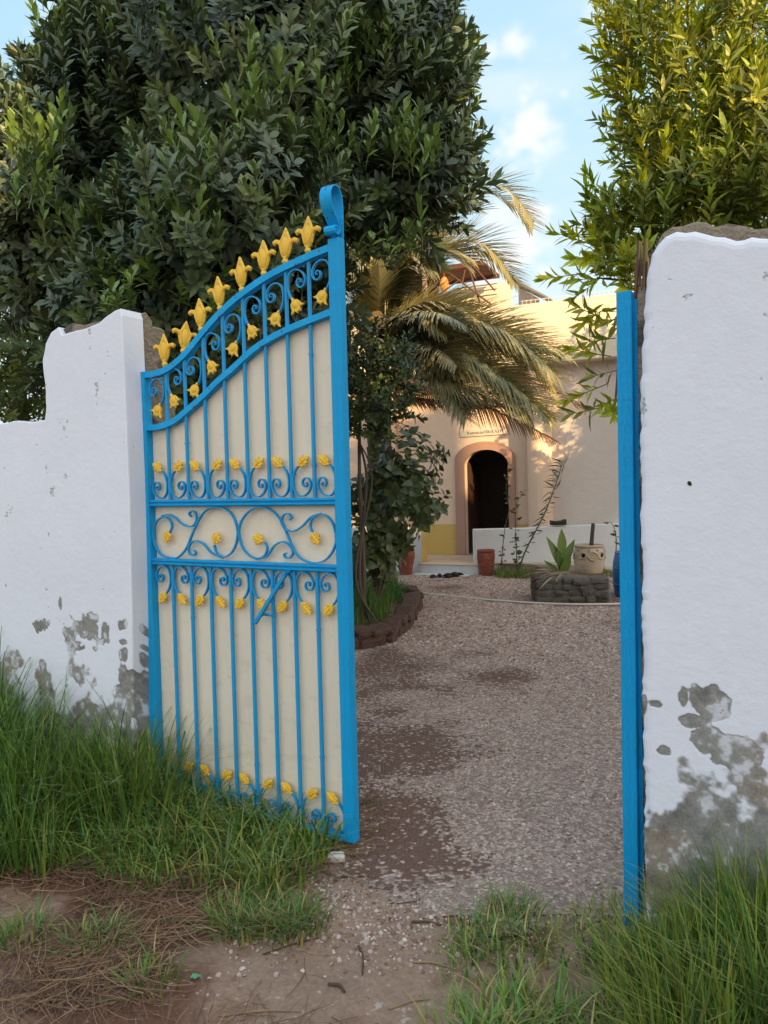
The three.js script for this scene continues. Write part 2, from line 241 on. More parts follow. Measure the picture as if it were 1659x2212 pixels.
{
  const g = thing('boundary_wall', 'white plastered wall left of the gate, tall end pier stepping down to the left', 'wall', HINGE, TURN);
  const wm = wallMap(-2.4, 3.2, [[-0.57, 0.745, 0.13, 0.09], [-0.2, 0.77, 0.14, 0.12], [-0.09, 0.76, 0.06, 0.09], [-0.34, 0.72, 0.07, 0.06], [-0.25, 0.67, 0.14, 0.06, 0.8], [0.03, 0.80, 0.05, 0.05], [0.03, 0.72, 0.05, 0.03], [0.04, 0.66, 0.06, 0.08], [0.06, 0.5, 0.12, 0.22, 1.4], [-0.403, 0.88, 0.02, 0.06, 0.9]],
    (x, y, n) => sm(0.44, 0.54, n + 1.3 * (0.43 - y) * sm(-1.4, -0.3, x) - 0.02 - 0.2 * sm(-1.0, -1.6, x)), 11);
  const m = mat(RGB(1, 1, 1), 0.85, wm);
  const top = [[-9, 1.86], [-2.0, 1.87], [-0.912, 1.854], [-0.74, 1.857], [-0.638, 1.845], [-0.559, 1.85], [-0.543, 1.913], [-0.542, 1.988], [-0.552, 2.075], [-0.556, 2.145], [-0.527, 2.223], [-0.485, 2.27], [-0.43, 2.29], [-0.40, 2.25], [-0.36, 2.255], [-0.27, 2.258], [-0.19, 2.268], [-0.14, 2.275], [-0.10, 2.295], [-0.07, 2.305], [-0.03, 2.318], [0.002, 2.322], [0.012, 2.29]];
  const skin = [[-9, -0.1], ...ragged(top, 0.006, 0.03, 3), [0.018, 1.785], [0.019, 1.456], [0.008, 0.88], [-0.008, 0.487], [-0.012, -0.1]];
  part('plaster_face', boxUV(extrude(skin.slice().reverse(), 0.13, 0.007, 2)), m, g, [0, 0, -0.01]);
  const core = [[-9, -0.1], [-9, 1.84], [-0.66, 1.835], [-0.535, 1.86], [-0.525, 2.1], [-0.49, 2.2], [-0.46, 2.265], [-0.40, 2.295], [-0.36, 2.305], [-0.28, 2.285], [-0.2, 2.288], [-0.12, 2.29], [-0.1, 2.30], [-0.07, 2.285], [-0.06, -0.1]];
  part('mud_core', boxUV(extrude(ragged(core, 0.008, 0.05, 8).reverse(), 0.32, 0.004, 1)), mudMat, g, [0, 0, -0.225]);
  // unpainted inner cheek of the pier, worn back towards the top
  const ck = [[-0.012, -0.1], [-0.012, 2.325], [-0.05, 2.335], [-0.085, 2.3], [-0.10, 2.22], [-0.13, 2.13], [-0.15, 2.06], [-0.19, 1.98], [-0.22, 1.85], [-0.245, 1.7], [-0.25, -0.1]];
  const cg = extrude(ragged(ck, 0.006, 0.04, 5), 0.1, 0.006, 1); cg.rotateY(-Math.PI / 2); cg.translate(-0.006, 0, 0);
  part('mud_cheek', boxUV(cg, 1), mudMat, g);
}
{
  const g = thing('boundary_wall', 'white plastered wall right of the gateway, round corner and flaking grey base', 'wall', HINGE, TURN);
  const wm = wallMap(2.2, 2.4, [[2.365, 0.715, 0.05, 0.06], [2.42, 0.725, 0.05, 0.03], [2.5, 0.755, 0.035, 0.06], [2.57, 0.755, 0.085, 0.075, 1.6], [2.525, 0.685, 0.06, 0.035, 1.3], [2.56, 0.69, 0.025, 0.09, 1.2], [2.57, 0.63, 0.07, 0.06, 1.5], [2.64, 0.6, 0.1, 0.07, 1.6], [2.44, 0.58, 0.05, 0.03], [2.3, 0.5, 0.045, 0.3, 1.2], [2.62, 0.715, 0.014, 0.012], [3.1, 0.7, 0.3, 0.12]],
    (x, y, n) => sm(0.42, 0.52, n + 2.0 * (0.41 - y) + 0.2 * sm(2.36, 2.5, x)), 23);
  const m = mat(RGB(1, 1, 1), 0.85, wm);
  const skin = [[2.283, -0.1], [2.285, 0.74], [2.284, 1.4], [2.287, 1.7], [2.292, 1.868], [2.297, 1.953], [2.305, 2.062], [2.313, 2.13], [2.325, 2.18], [2.345, 2.21], [2.367, 2.23], [2.40, 2.24], [2.453, 2.231], [2.51, 2.205], [2.566, 2.183], [2.584, 2.182], [2.606, 2.187], [2.649, 2.175], [2.8, 2.18], [3.2, 2.16], [8, 2.16], [8, -0.1]];
  part('plaster_face', boxUV(extrude(ragged(skin, 0.007, 0.022, 31).reverse(), 0.13, 0.03, 4)), m, g, [0, 0, -0.01]);
  const core = [[2.29, -0.1], [2.294, 1.6], [2.312, 2.06], [2.322, 2.14], [2.332, 2.205], [2.345, 2.235], [2.36, 2.252], [2.383, 2.262], [2.446, 2.266], [2.477, 2.260], [2.505, 2.24], [2.54, 2.244], [2.585, 2.228], [2.61, 2.214], [2.649, 2.21], [2.8, 2.215], [3.2, 2.2], [8, 2.2], [8, -0.1]];
  part('mud_core', boxUV(extrude(ragged(core, 0.006, 0.03, 12).reverse(), 0.33, 0.012, 2)), mudMat, g, [0, 0, -0.245]);
  part('nail_hole', new THREE.SphereGeometry(0.006, 8, 6).scale(1, 1.3, 0.6), mat(RGB(0.02, 0.018, 0.015), 0.9), g, [2.433, 1.476, 0.121], [0, 0, 0.6]);
}

// ---------------------------------------------------------------- the gate
const paintBump = tex(256, 256, (u, v) => 0.6 * fbm(u * 8, v * 8, 3, 7, 8) + 0.4 * vnoise(u * 60, v * 60, 5, 60), false);
const blueTex = tex(512, 512, (u, v) => { const n = fbm(u * 5, v * 5, 4, 17, 5), f = fbm(u * 30, v * 30, 3, 18, 30), rub = sm(0.66, 0.72, f * 0.7 + n * 0.3), k = 0.92 + 0.22 * (n - 0.5), chip = sm(0.735, 0.75, f * 0.62 + fbm(u * 14, v * 14, 3, 28, 14) * 0.38); return [lerp(lerp(0.002, 0.04, rub), 0.09, chip), lerp(lerp(0.37 * k, 0.42, rub), 0.055, chip), lerp(lerp(0.79 * k, 0.78, rub), 0.04, chip)]; });
const blue = new THREE.MeshPhysicalMaterial({ color: RGB(1, 1, 1), map: rep(blueTex, 2.2), roughness: 0.5, specularIntensity: 0.55, bumpMap: rep(paintBump, 3), bumpScale: 0.0015 });
const blueBar = new THREE.MeshPhysicalMaterial({ color: RGB(0.010, 0.29, 0.62), roughness: 0.5, specularIntensity: 0.7 });
const yellowTex = tex(128, 128, (u, v) => { const n = fbm(u * 6, v * 6, 3, 19, 6); const q = sm(0.60, 0.72, fbm(u * 13, v * 13, 3, 29, 13)) * 0.45; return [lerp(0.82, 0.42, q), lerp(lerp(0.44, 0.56, n), 0.22, q), lerp(lerp(0.02, 0.06, n), 0.04, q)]; });
const yellow = mat(RGB(1, 1, 1), 0.5, { map: rep(yellowTex, 9) });
const sheetTex = (r, g, b, s) => tex(512, 512, (u, v) => { const n = fbm(u * 4, v * 4, 4, s, 4), f = fbm(u * 50, v * 10, 3, s + 3, 10), st = sm(0.66, 0.75, fbm(u * 11, v * 26, 4, s + 4)) * 0.06, k = 1 + 0.10 * (n - 0.5) + 0.06 * (f - 0.5) - st; return [r * k, g * k, b * k * (1 - st * 0.4)]; });
const GATE = thing('metal_gate', 'closed sky blue iron gate leaf with yellow finials and cream sheet backing', 'gate', HINGE, TURN);
{
  const topC = [[0.03, 2.03], [0.085, 2.028], [0.148, 2.036], [0.211, 2.057], [0.282, 2.095], [0.352, 2.146], [0.421, 2.2], [0.496, 2.25], [0.577, 2.296], [0.656, 2.331], [0.74, 2.363], [0.829, 2.389], [0.916, 2.407], [1.0, 2.424], [1.085, 2.437]];
  const midC = [[0.03, 1.784], [0.09, 1.783], [0.136, 1.788], [0.208, 1.805], [0.287, 1.846], [0.374, 1.895], [0.475, 1.96], [0.574, 2.015], [0.669, 2.072], [0.76, 2.11], [0.849, 2.137], [0.957, 2.161], [1.085, 2.185]];
  const yOn = (C, x) => { for (let i = 1; i < C.length; i++) if (x <= C[i][0]) return lerp(C[i - 1][1], C[i][1], (x - C[i - 1][0]) / (C[i][0] - C[i - 1][0])); return C[C.length - 1][1]; };
  const bars = [...Array(8).keys()].map((k) => 0.155 + 0.1165 * k);
  part('hinge_stile', box(-0.014, 0.036, 0.0, 2.046, -0.022, 0.022, 0.005), blue, GATE);
  part('lock_stile', merge(box(1.078, 1.133, 0.042, 2.47, -0.022, 0.022, 0.006), box(1.084, 1.128, 2.46, 2.55, -0.020, -0.008)), blue, GATE);
  { // strap at the head of the lock stile, rolled forwards into a loop
    const r = ribbon([[-0.014, 2.42], [-0.016, 2.54], [-0.016, 2.60], [-0.008, 2.64], [0.012, 2.664], [0.038, 2.665], [0.060, 2.647], [0.068, 2.618], [0.058, 2.58], [0.032, 2.545], [0.008, 2.515], [0.006, 2.497], [0.018, 2.482], [0.036, 2.482], [0.046, 2.496], [0.038, 2.51], [0.026, 2.506]], 0.005, 0.052, 70);
    part('scroll_head', r.rotateY(-Math.PI / 2).translate(1.1055, 0, 0), blue, GATE);
  }
  part('top_rail', ribbon(topC, 0.028, 0.036, 60), blue, GATE);
  part('curved_rail', ribbon(midC, 0.026, 0.036, 60), blue, GATE);
  for (const [y0, y1] of [[1.413, 1.446], [1.141, 1.172]]) {
    const r = part('cross_rail', box(0.036, 1.078, y0, y1, -0.015, 0.012, 0.003), blue, GATE);
    for (const q of [0.12, 0.62]) part('rail_moulding', box(0.037, 1.077, lerp(y0, y1, q), lerp(y0, y1, q + 0.26), 0.010, 0.019, 0.003), blue, r);
  }
  part('bottom_rail', box(0.036, 1.078, 0.042, 0.066, -0.018, 0.018, 0.004), blue, GATE);
  // sheets behind the bars
  const sh = [[0.03, 1.43], [1.085, 1.43], ...midC.slice().reverse()], shm = (t) => mat(RGB(1, 1, 1), 0.6, { map: t, bumpMap: rep(paintBump, 1), bumpScale: 0.002 });
  part('upper_sheet', boxUV(extrude(sh, 0.003)), shm(sheetTex(0.73, 0.65, 0.54, 51)), GATE, [0, 0, -0.0235]);
  part('middle_sheet', boxUV(box(0.03, 1.085, 1.157, 1.4295, -0.0235, -0.0205)), shm(sheetTex(0.73, 0.65, 0.54, 52)), GATE);
  part('lower_sheet', boxUV(box(0.03, 1.085, 0.05, 1.1565, -0.0235, -0.0205)), shm(sheetTex(0.73, 0.65, 0.54, 53)), GATE);
  // bars, each with its welded collar
  const collar = (x, y) => new THREE.CylinderGeometry(0.0115, 0.0115, 0.007, 10).translate(x, y, 0);
  const rod = (x, y0, y1, w = 0.0085, coll = []) => merge(new THREE.CylinderGeometry(w, w, y1 - y0, 12).translate(x, (y0 + y1) / 2, 0), coll.map((y) => collar(x, y)));
  bars.forEach((x, k) => {
    part('upper_bar', rod(x, 1.444, yOn(topC, x) - 0.012, 0.0085, k === 7 ? [1.58, 2.03] : k === 1 ? [1.7] : []), blueBar, GATE);
    part('lower_bar', rod(x, 0.064, 1.143, 0.0088, [[], [0.905], [], [], [0.28], [], [], [0.9, 0.37]][k]), blueBar, GATE);
  });
  // cast leaves, each on a C scroll
  const lobes = [[0.004, 0], [0.006, 0.006], [0.014, 0.008], [0.022, 0.016], [0.018, 0.021], [0.027, 0.030], [0.020, 0.034], [0.021, 0.045], [0.012, 0.044], [0.010, 0.054], [0, 0.060]];
  const leafShape = [...lobes, ...lobes.slice(0, -1).reverse().map(([x, y]) => [-x, y])];
  const cast = merge(extrude(leafShape, 0.011, 0.0035, 3).translate(0, 0, -0.005), new THREE.SphereGeometry(1, 10, 8).scale(0.006, 0.028, 0.009).translate(0, 0.03, 0.001), ...[-1, 1].flatMap((s) => [0.014, 0.030].map((y) => new THREE.SphereGeometry(1, 8, 6).scale(0.004, 0.012, 0.0075).rotateZ(-s * 0.9).translate(s * 0.012, y, 0.001))));
  const tulip = (() => { const h = [[0.004, -0.012], [0.006, 0], [0.018, 0.006], [0.024, 0.018], [0.026, 0.03], [0.040, 0.044], [0.030, 0.046], [0.022, 0.042], [0.014, 0.046], [0.009, 0.058], [0.004, 0.050], [0, 0.056]], s = [...h, ...h.slice(0, -1).reverse().map(([x, y]) => [-x, y])]; return merge(extrude(s, 0.012, 0.004, 3).translate(0, 0, -0.006), new THREE.SphereGeometry(1, 10, 8).scale(0.017, 0.022, 0.011).translate(0, 0.022, 0)); })();
  const scroll = (s) => ribbon([[-0.042, 0.078], [-0.024, 0.058], [-0.0125, 0.028], [-0.0115, 0], [-0.017, -0.025], [-0.034, -0.045], [-0.058, -0.049], [-0.083, -0.037], [-0.099, -0.012], [-0.098, 0.010], [-0.088, 0.023], [-0.072, 0.025], [-0.060, 0.014], [-0.061, -0.003], [-0.072, -0.010], [-0.081, -0.003], [-0.077, 0.006]].map(([x, y]) => [x, y * s]), 0.0055, 0.014, 64);
  const up = scroll(1), down = scroll(-1);
  const sides = [[0.155, 1], [0.155, -1], [0.388, 1], [0.388, -1], [0.621, 1], [0.621, -1], [0.854, 1], [0.854, -1], [1.09, 1]];
  const one = (x, y, sd, s, leaf, lx = 1) => {
    const o = part('scroll', s > 0 ? up : down, blueBar, GATE, [x, y, 0.003]); o.scale.x = sd * lx;
    const L = part('cast_leaf', leaf, yellow, GATE, [x - sd * 0.040 * lx, y + s * 0.076, 0.008], [0, 0, s > 0 ? sd * 0.95 : Math.PI - sd * (leaf === tulip ? 0.55 : 0.75)]); if (leaf === cast) L.scale.set(0.92, 1.12, 1);
  };
  sides.forEach(([x, sd]) => { one(x, 1.502, sd, 1, cast); one(x, 1.087, sd, -1, cast); one(x, 0.112, sd, 1, cast); });
  const topY = [1.957, 1.995, 2.032, 2.127, 2.192, 2.254, 2.291, 2.331, 2.349];
  sides.forEach(([x, sd], k) => one(x, topY[k], sd, -1, tulip));
  // finials
  const half = [[0.006, 0], [0.006, 0.012], [0.011, 0.016], [0.0125, 0.023], [0.010, 0.030], [0.008, 0.035], [0.014, 0.042], [0.021, 0.055], [0.027, 0.075], [0.031, 0.092], [0.040, 0.099], [0.049, 0.096], [0.055, 0.091], [0.060, 0.098], [0.058, 0.110], [0.049, 0.117], [0.038, 0.116], [0.029, 0.112], [0.021, 0.117], [0.017, 0.128], [0.010, 0.143], [0, 0.162]];
  const fin = merge(extrude([...half, ...half.slice(0, -1).reverse().map(([x, y]) => [-x, y])], 0.016, 0.005, 3).translate(0, 0, -0.008), new THREE.SphereGeometry(1, 12, 10).scale(0.0135, 0.012, 0.0135).translate(0, 0.023, 0), new THREE.SphereGeometry(1, 12, 12).scale(0.021, 0.045, 0.017).translate(0, 0.082, 0), new THREE.ConeGeometry(0.008, 0.06, 8).scale(1, 1, 1.3).translate(0, 0.128, 0), ...[-1, 1].map((s) => new THREE.SphereGeometry(1, 10, 8).scale(0.011, 0.010, 0.011).translate(s * 0.052, 0.104, 0)), ...[-1, 1].map((s) => new THREE.SphereGeometry(1, 8, 8).scale(0.006, 0.034, 0.009).rotateZ(s * -0.22).translate(s * 0.018, 0.078, 0.006)));
  [[0.15, 2.046, 0.1], [0.263, 2.096, 1.15], [0.379, 2.178, 0.1], [0.494, 2.256, 0], [0.619, 2.318, -0.05], [0.739, 2.368, 0.05], [0.851, 2.400, 0.08], [0.967, 2.424, 0]].forEach(([x, y, r], k) => part('finial', fin, yellow, GATE, [x, y, 0], [0.03 * Math.sin(k * 5), r, k === 1 ? -0.12 : 0.045 * Math.sin(k * 7)]));
  // the large scrollwork between the two cross rails
  const big = (pts, n = 80) => part('scroll', ribbon(pts, 0.006, 0.014, n), blueBar, GATE, [0, 0, 0.002]);
  big([[0.147, 1.292], [0.164, 1.325], [0.15, 1.353], [0.11, 1.366], [0.066, 1.345], [0.046, 1.31], [0.042, 1.256], [0.083, 1.192], [0.14, 1.177], [0.19, 1.178], [0.248, 1.222], [0.293, 1.297], [0.346, 1.372], [0.39, 1.403], [0.437, 1.409], [0.49, 1.401], [0.532, 1.37], [0.556, 1.306], [0.545, 1.25], [0.515, 1.207], [0.467, 1.188], [0.432, 1.205], [0.418, 1.24]]);
  big([[0.10, 1.371], [0.14, 1.377], [0.178, 1.366], [0.228, 1.334], [0.278, 1.322], [0.308, 1.337], [0.318, 1.365], [0.305, 1.389], [0.285, 1.392], [0.273, 1.378], [0.284, 1.368]], 50);
  big([[0.467, 1.184], [0.404, 1.203], [0.349, 1.247], [0.3, 1.257], [0.270, 1.24], [0.262, 1.215], [0.273, 1.195], [0.295, 1.192], [0.306, 1.205], [0.296, 1.214]], 50);
  big([[0.958, 1.296], [0.945, 1.33], [0.958, 1.362], [1.012, 1.376], [1.054, 1.345], [1.071, 1.273], [1.05, 1.225], [1.01, 1.188], [0.945, 1.177], [0.876, 1.205], [0.837, 1.269], [0.797, 1.349], [0.748, 1.393], [0.682, 1.409], [0.626, 1.393], [0.58, 1.35], [0.563, 1.306], [0.58, 1.235], [0.62, 1.198], [0.665, 1.187], [0.704, 1.204], [0.717, 1.235], [0.705, 1.258]]);
  big([[1.0, 1.381], [0.951, 1.367], [0.902, 1.327], [0.85, 1.306], [0.815, 1.318], [0.797, 1.348], [0.812, 1.377], [0.836, 1.379], [0.850, 1.365], [0.838, 1.354]], 50);
  big([[0.655, 1.182], [0.711, 1.198], [0.757, 1.245], [0.801, 1.262], [0.838, 1.246], [0.852, 1.218], [0.836, 1.195], [0.813, 1.195], [0.806, 1.208], [0.817, 1.214]], 50);
  for (const [x, y, r] of [[0.147, 1.30, 2.7], [0.424, 1.245, -0.45], [0.70, 1.262, 1.25], [0.955, 1.302, -2.5]]) part('cast_leaf', cast, yellow, GATE, [x, y, 0.009], [0, 0, r]);
  // the drop latch
  const lt = part('latch', merge(new RoundedBoxGeometry(0.017, 0.29, 0.016, 2, 0.003).rotateZ(-0.662).translate(0.753, 1.026, 0.034), new THREE.CylinderGeometry(0.007, 0.007, 0.05, 8).rotateX(Math.PI / 2).translate(0.839, 1.138, 0.025)), blueBar, GATE);
  part('latch_stop', merge(new THREE.CylinderGeometry(0.006, 0.006, 0.05, 8).rotateZ(1.55).translate(0.718, 0.948, 0.012), tube([[0.738, 0.947, 0.012], [0.70, 0.951, 0.02], [0.672, 0.925, 0.03]], 0.006, 10, 8)), blueBar, lt);
}
{ // post of the other leaf, against the right wall
  const g = thing('gate_post', 'plain blue steel gate post against the right white wall', 'gate post', HINGE, TURN);
  part('post', box(2.200, 2.249, 0.0, 2.1, -0.018, 0.03, 0.004), blue, g);
  part('hinge_flange', box(2.2492, 2.262, 0.02, 2.075, -0.016, 0.004), blue, g);
  part('mortar_joint', boxUV(extrude(ragged([[2.2622, 0], [2.2622, 2.09], [2.29, 2.11], [2.292, 0]], 0.003, 0.03, 9).reverse(), 0.06, 0.004, 1)), mudMat, g, [0, 0, -0.05]);
}

// ---------------------------------------------------------------- the house across the yard (x along its front, z towards the yard)
const lathe = (pts, n = 40) => new THREE.LatheGeometry(pts.map((p) => new THREE.Vector2(...p)), n);
const HT = -25 * Math.PI / 180, HP = [1.5, 0, -13.9];
const wallTint = (r, g, b, s) => tex(512, 512, (u, v) => { const n = fbm(u * 4, v * 4, 4, s, 4), f = fbm(u * 40, v * 40, 2, s + 1, 40), k = 1 + 0.12 * (n - 0.5) + 0.06 * (f - 0.5); return [r * k, g * k, b * k]; });
const pinkMat = mat(RGB(1, 1, 1), 0.9, { map: rep(wallTint(0.68, 0.50, 0.38, 61), 0.4), bumpMap: plasterBump, bumpScale: 0.006 });
const paleMat = mat(RGB(1, 1, 1), 0.9, { map: rep(wallTint(0.64, 0.55, 0.50, 62), 0.4), bumpMap: plasterBump, bumpScale: 0.006 });
const whiteMat = mat(RGB(1, 1, 1), 0.85, { map: rep(wallTint(0.62, 0.62, 0.63, 63), 0.5), bumpMap: plasterBump, bumpScale: 0.005 });
const creamMat = mat(RGB(1, 1, 1), 0.9, { map: rep(wallTint(0.72, 0.62, 0.48, 64), 0.3), bumpMap: plasterBump, bumpScale: 0.008 });
const roseMat = mat(RGB(1, 1, 1), 0.85, { map: rep(wallTint(0.36, 0.21, 0.16, 65), 0.6) });
const yellowWall = mat(RGB(1, 1, 1), 0.85, { map: rep(wallTint(0.55, 0.38, 0.12, 66), 0.6), bumpMap: plasterBump, bumpScale: 0.004 });
const darkWood = mat(RGB(0.045, 0.02, 0.014), 0.6), iron = mat(RGB(0.12, 0.12, 0.13), 0.6), rust = mat(RGB(0.095, 0.036, 0.024), 0.9);
{
  const g = thing('house', 'low pink and cream house across the yard with an arched doorway', 'house', HP, HT);
  const arch = (x0, x1, y0, ys, ya, Path = THREE.Path) => { const p = new Path(), c = (x0 + x1) / 2, w = x1 - x0; p.moveTo(x0, y0); p.lineTo(x0, ys); p.bezierCurveTo(x0 + w * 0.05, ys + (ya - ys) * 0.62, c - w * 0.24, ya, c, ya); p.bezierCurveTo(c + w * 0.24, ya, x1 - w * 0.05, ys + (ya - ys) * 0.62, x1, ys); p.lineTo(x1, y0); p.closePath(); return p; };
  const front = new THREE.Shape([[-6, 0], [1.4, 0], [1.4, 3.45], [-6, 3.45]].map((p) => new THREE.Vector2(...p)));
  part('front_wall', boxUV(extrude(front, 0.16, 0, 1, [arch(-0.045, 0.785, 0.16, 1.80, 2.05)])), pinkMat, g, [0, 0, -0.16]);
  part('side_wall', boxUV(box(1.4, 9, 0, 3.45, -0.3, 0.1)), paleMat, g);
  const sr = arch(-0.205, 0.895, 0.172, 1.90, 2.19, THREE.Shape); sr.holes.push(arch(-0.043, 0.783, 0.172, 1.80, 2.048));
  part('door_surround', extrude(sr, 0.05, 0.006, 2), roseMat, g, [0, 0, 0.001]);
  part('door', box(-0.10, -0.05, 0.17, 1.84, -0.9, -0.17, 0.006), darkWood, g);
  const rm = mat(RGB(0.38, 0.33, 0.29), 0.9);
  part('room', merge(box(-1.8, 2.6, 0.1, 0.16, -4.2, -0.161), box(-1.8, 2.6, 2.9, 2.96, -4.2, -0.161), box(-1.86, -1.8, 0.1, 2.96, -4.2, -0.161), box(2.6, 2.66, 0.1, 2.96, -4.2, -0.161), box(-1.86, 2.66, 0.1, 2.96, -4.26, -4.2)), rm, g);
  part('inner_cupboard', merge(box(0.3, 1.5, 0.17, 1.6, -3.2, -2.8, 0.01), box(0.52, 0.72, 1.62, 1.70, -3.0, -2.85)), mat(RGB(0.14, 0.12, 0.11), 0.6), g);
  part('dado', merge(box(-5.9, -0.207, 0.16, 0.72, 0.0, 0.006), box(0.897, 1.18, 0.16, 0.72, 0.0, 0.006)), yellowWall, g);
  for (const x of [1.37, -1.52]) part('column', new THREE.CylinderGeometry(0.205, 0.205, 3.3, 28).translate(x, 1.75, 0.18), x > 0 ? pinkMat : pinkMat, g);
  const sp = part('sign_board', box(-0.06, 0.78, 2.285, 2.41, 0.0, 0.022, 0.003), mat(RGB(0.62, 0.56, 0.49), 0.7), g, [0, 0, 0.002], [0, 0, 0.02]);
  { // dark painted lettering on the board
    const c = document.createElement('canvas'); c.width = 1024; c.height = 128; const x = c.getContext('2d'); x.fillStyle = '#c9beb0'; x.fillRect(0, 0, 1024, 128); x.fillStyle = '#1a120e'; x.font = 'bold 92px serif'; x.textBaseline = 'middle'; x.save(); x.translate(150, 66); x.scale(0.98, 1); x.fillText('Nammaell&tCAFO', 0, 0, 850); x.restore();
    const t = new THREE.CanvasTexture(c); t.colorSpace = THREE.SRGBColorSpace;
    part('lettering', new THREE.PlaneGeometry(0.82, 0.1025).translate(0.36, 2.3475, 0.0245), mat(RGB(1, 1, 1), 0.7, { map: t }), sp);
  }
  // upper band that stands out over the front, and the terrace behind it
  part('parapet', boxUV(box(-6, 9, 3.42, 4.43, 0.06, 0.36, 0.02)), creamMat, g);
  part('terrace_floor', box(-6, 9, 3.4, 3.62, -6, 0.059), creamMat, g);
  part('back_wall', merge(box(-6, 9, 0, 3.4, -6, -5.75), box(-6, -5.75, 0, 3.4, -5.749, -0.301), box(8.75, 9, 0, 3.4, -5.749, -0.301)), paleMat, g);
  const rl = [box(1.1, 9, 4.515, 4.525, 0.2, 0.21)]; for (let x = 1.12; x < 9; x += 0.075) rl.push(new THREE.CylinderGeometry(0.004, 0.004, 0.11, 5).translate(x, 4.475, 0.205));
  part('railing', merge(rl), mat(RGB(0.5, 0.5, 0.5), 0.5), g);
}
{ // stair hut on the terrace
  const g = thing('stair_hut', 'small pale stair hut with sloping roof on the house terrace', 'hut', HP, HT);
  part('long_wall', boxUV(extrude([[-2.6, 3.6], [0.42, 3.6], [0.42, 5.39], [-0.4, 5.34], [-2.6, 5.2]], 0.15)), creamMat, g, [0, 0, -1.75]);
  part('end_wall', extrude([[0.42, 3.6], [0.82, 3.6], [0.82, 5.1], [0.42, 5.37]], 0.1), paleMat, g, [0, 0, -2.3]);
  part('roof', extrude([[0.38, 5.40], [0.43, 5.43], [1.2, 4.935], [1.2, 4.905]], 0.75), mat(RGB(0.18, 0.17, 0.17), 0.8), g, [0, 0, -2.35]);
  for (const x of [0.822, 1.17]) part('post', box(x, x + 0.022, 3.6, x < 1 ? 5.1 : 4.91, -1.64, -1.615), iron, g);
}
{ // shade roof of the terrace
  const g = thing('pergola', 'rusty red terrace pergola half hidden by palm fronds', 'pergola');
  g.position.set(...HP); g.rotation.y = HT;
  for (let k = 0; k < 8; k++) part('slat', box(-1.7, 0.28, 5.42, 5.445, -1.35 + k * 0.14, -1.24 + k * 0.14), rust, g);
  for (const z of [-1.3, -0.32]) part('beam', box(-1.75, 0.3, 5.36, 5.4195, z, z + 0.06), rust, g);
  part('side_screen', box(-1.6, -0.95, 4.55, 5.35, -1.3, -1.27), rust, g);
  for (const x of [-1.5, -0.89]) part('post', box(x, x + 0.07, 3.62, 5.36, -0.36, -0.29), mat(RGB(0.5, 0.36, 0.3), 0.8), g);
  for (const [a, b] of [[[-0.42, 5.36, -0.3], [0.42, 4.65, -0.3]], [[-0.05, 5.38, -0.31], [-0.12, 5.1, -0.31]], [[0.0, 5.38, -0.33], [0.2, 4.72, -0.33]], [[0.12, 5.36, -0.28], [0.5, 4.88, -0.28]]]) part('strut', tube([a, b], 0.017, 2, 6), rust, g);
  for (let k = 0; k < 3; k++) part('rail', box(-0.5, 0.3, 5.0 + k * 0.1, 5.02 + k * 0.1, -1.1, -1.08), iron, g);
  const l = lathe([[0.0, -0.13], [0.05, -0.125], [0.078, -0.07], [0.084, 0], [0.074, 0.07], [0.047, 0.12], [0.03, 0.135], [0.0, 0.14]], 18);
  const lt = single('hanging_lantern', merge(l, new THREE.CylinderGeometry(0.004, 0.004, 0.22, 5).translate(0, 0.25, 0)), mat(RGB(0.80, 0.25, 0.06), 0.6), 'orange oval lantern hanging under the terrace pergola', 'lantern');
  lt.position.copy(V(-0.47, 5.12, -0.32).applyAxisAngle(Y, HT).add(V(HP[0], 0, HP[2])));
}
{ // porch: step, low walls
  const g = thing('porch_step', 'white fronted porch step with tan tiled top below the doorway', 'step', HP, HT);
  part('slab', boxUV(box(-2.4, 2.4, -0.05, 0.155, -0.1, 1.15, 0.004)), mat(RGB(0.42, 0.34, 0.28), 0.8), g);
  part('front_step', boxUV(box(-0.30, 0.72, -0.05, 0.16, 1.15, 1.62, 0.008)), whiteMat, g);
  for (let i = 0; i < 6; i++) for (let j = 0; j < 3; j++) part('tile', box(-1.1 + i * 0.405, -0.70 + i * 0.405, 0.153, 0.166 + 0.002 * hash(i, j), 0.02 + j * 0.4, 0.415 + j * 0.4, 0.003), (i + j) % 3 ? g.userData.t ??= mat(RGB(0.50, 0.36, 0.26), 0.5) : g.userData.t2 ??= mat(RGB(0.46, 0.34, 0.25), 0.55), g);
  delete g.userData.t; delete g.userData.t2;
  part('tread', box(-0.305, 0.725, 0.1605, 0.172, 1.18, 1.63, 0.004), mat(RGB(0.55, 0.42, 0.33), 0.7), g);
  part('footing', box(-0.36, 0.6, -0.03, 0.02, 1.62, 1.78, 0.006), whiteMat, g);
}
{
  const g = thing('low_wall', 'short white garden wall left of the porch step, yellow at its end', 'wall');
  g.position.copy(V(0.60, 0, -12.72)); g.rotation.y = HT;
  part('wall_body', boxUV(box(-3.2, 0, -0.05, 0.745, -0.26, 0, 0.012)), whiteMat, g);
  part('yellow_end', box(-0.004, 0.006, 0.0, 0.742, -0.255, -0.008), yellowWall, g);
}
{
  const g = thing('low_wall', 'long white garden wall right of the porch step, behind the planter', 'wall');
  g.position.set(1.45, 0, -12.45); g.rotation.y = 0.03;
  const s = extrude([[0, -0.05], [6, -0.05], [6, 0.80], [2.4, 0.748], [1.0, 0.722], [0.85, 0.712], [0, 0.712]], 0.22, 0.012, 2);
  part('wall_body', boxUV(s), whiteMat, g, [0, 0, -0.22]);
}
const blackStuff = mat(RGB(0.012, 0.011, 0.011), 0.7);
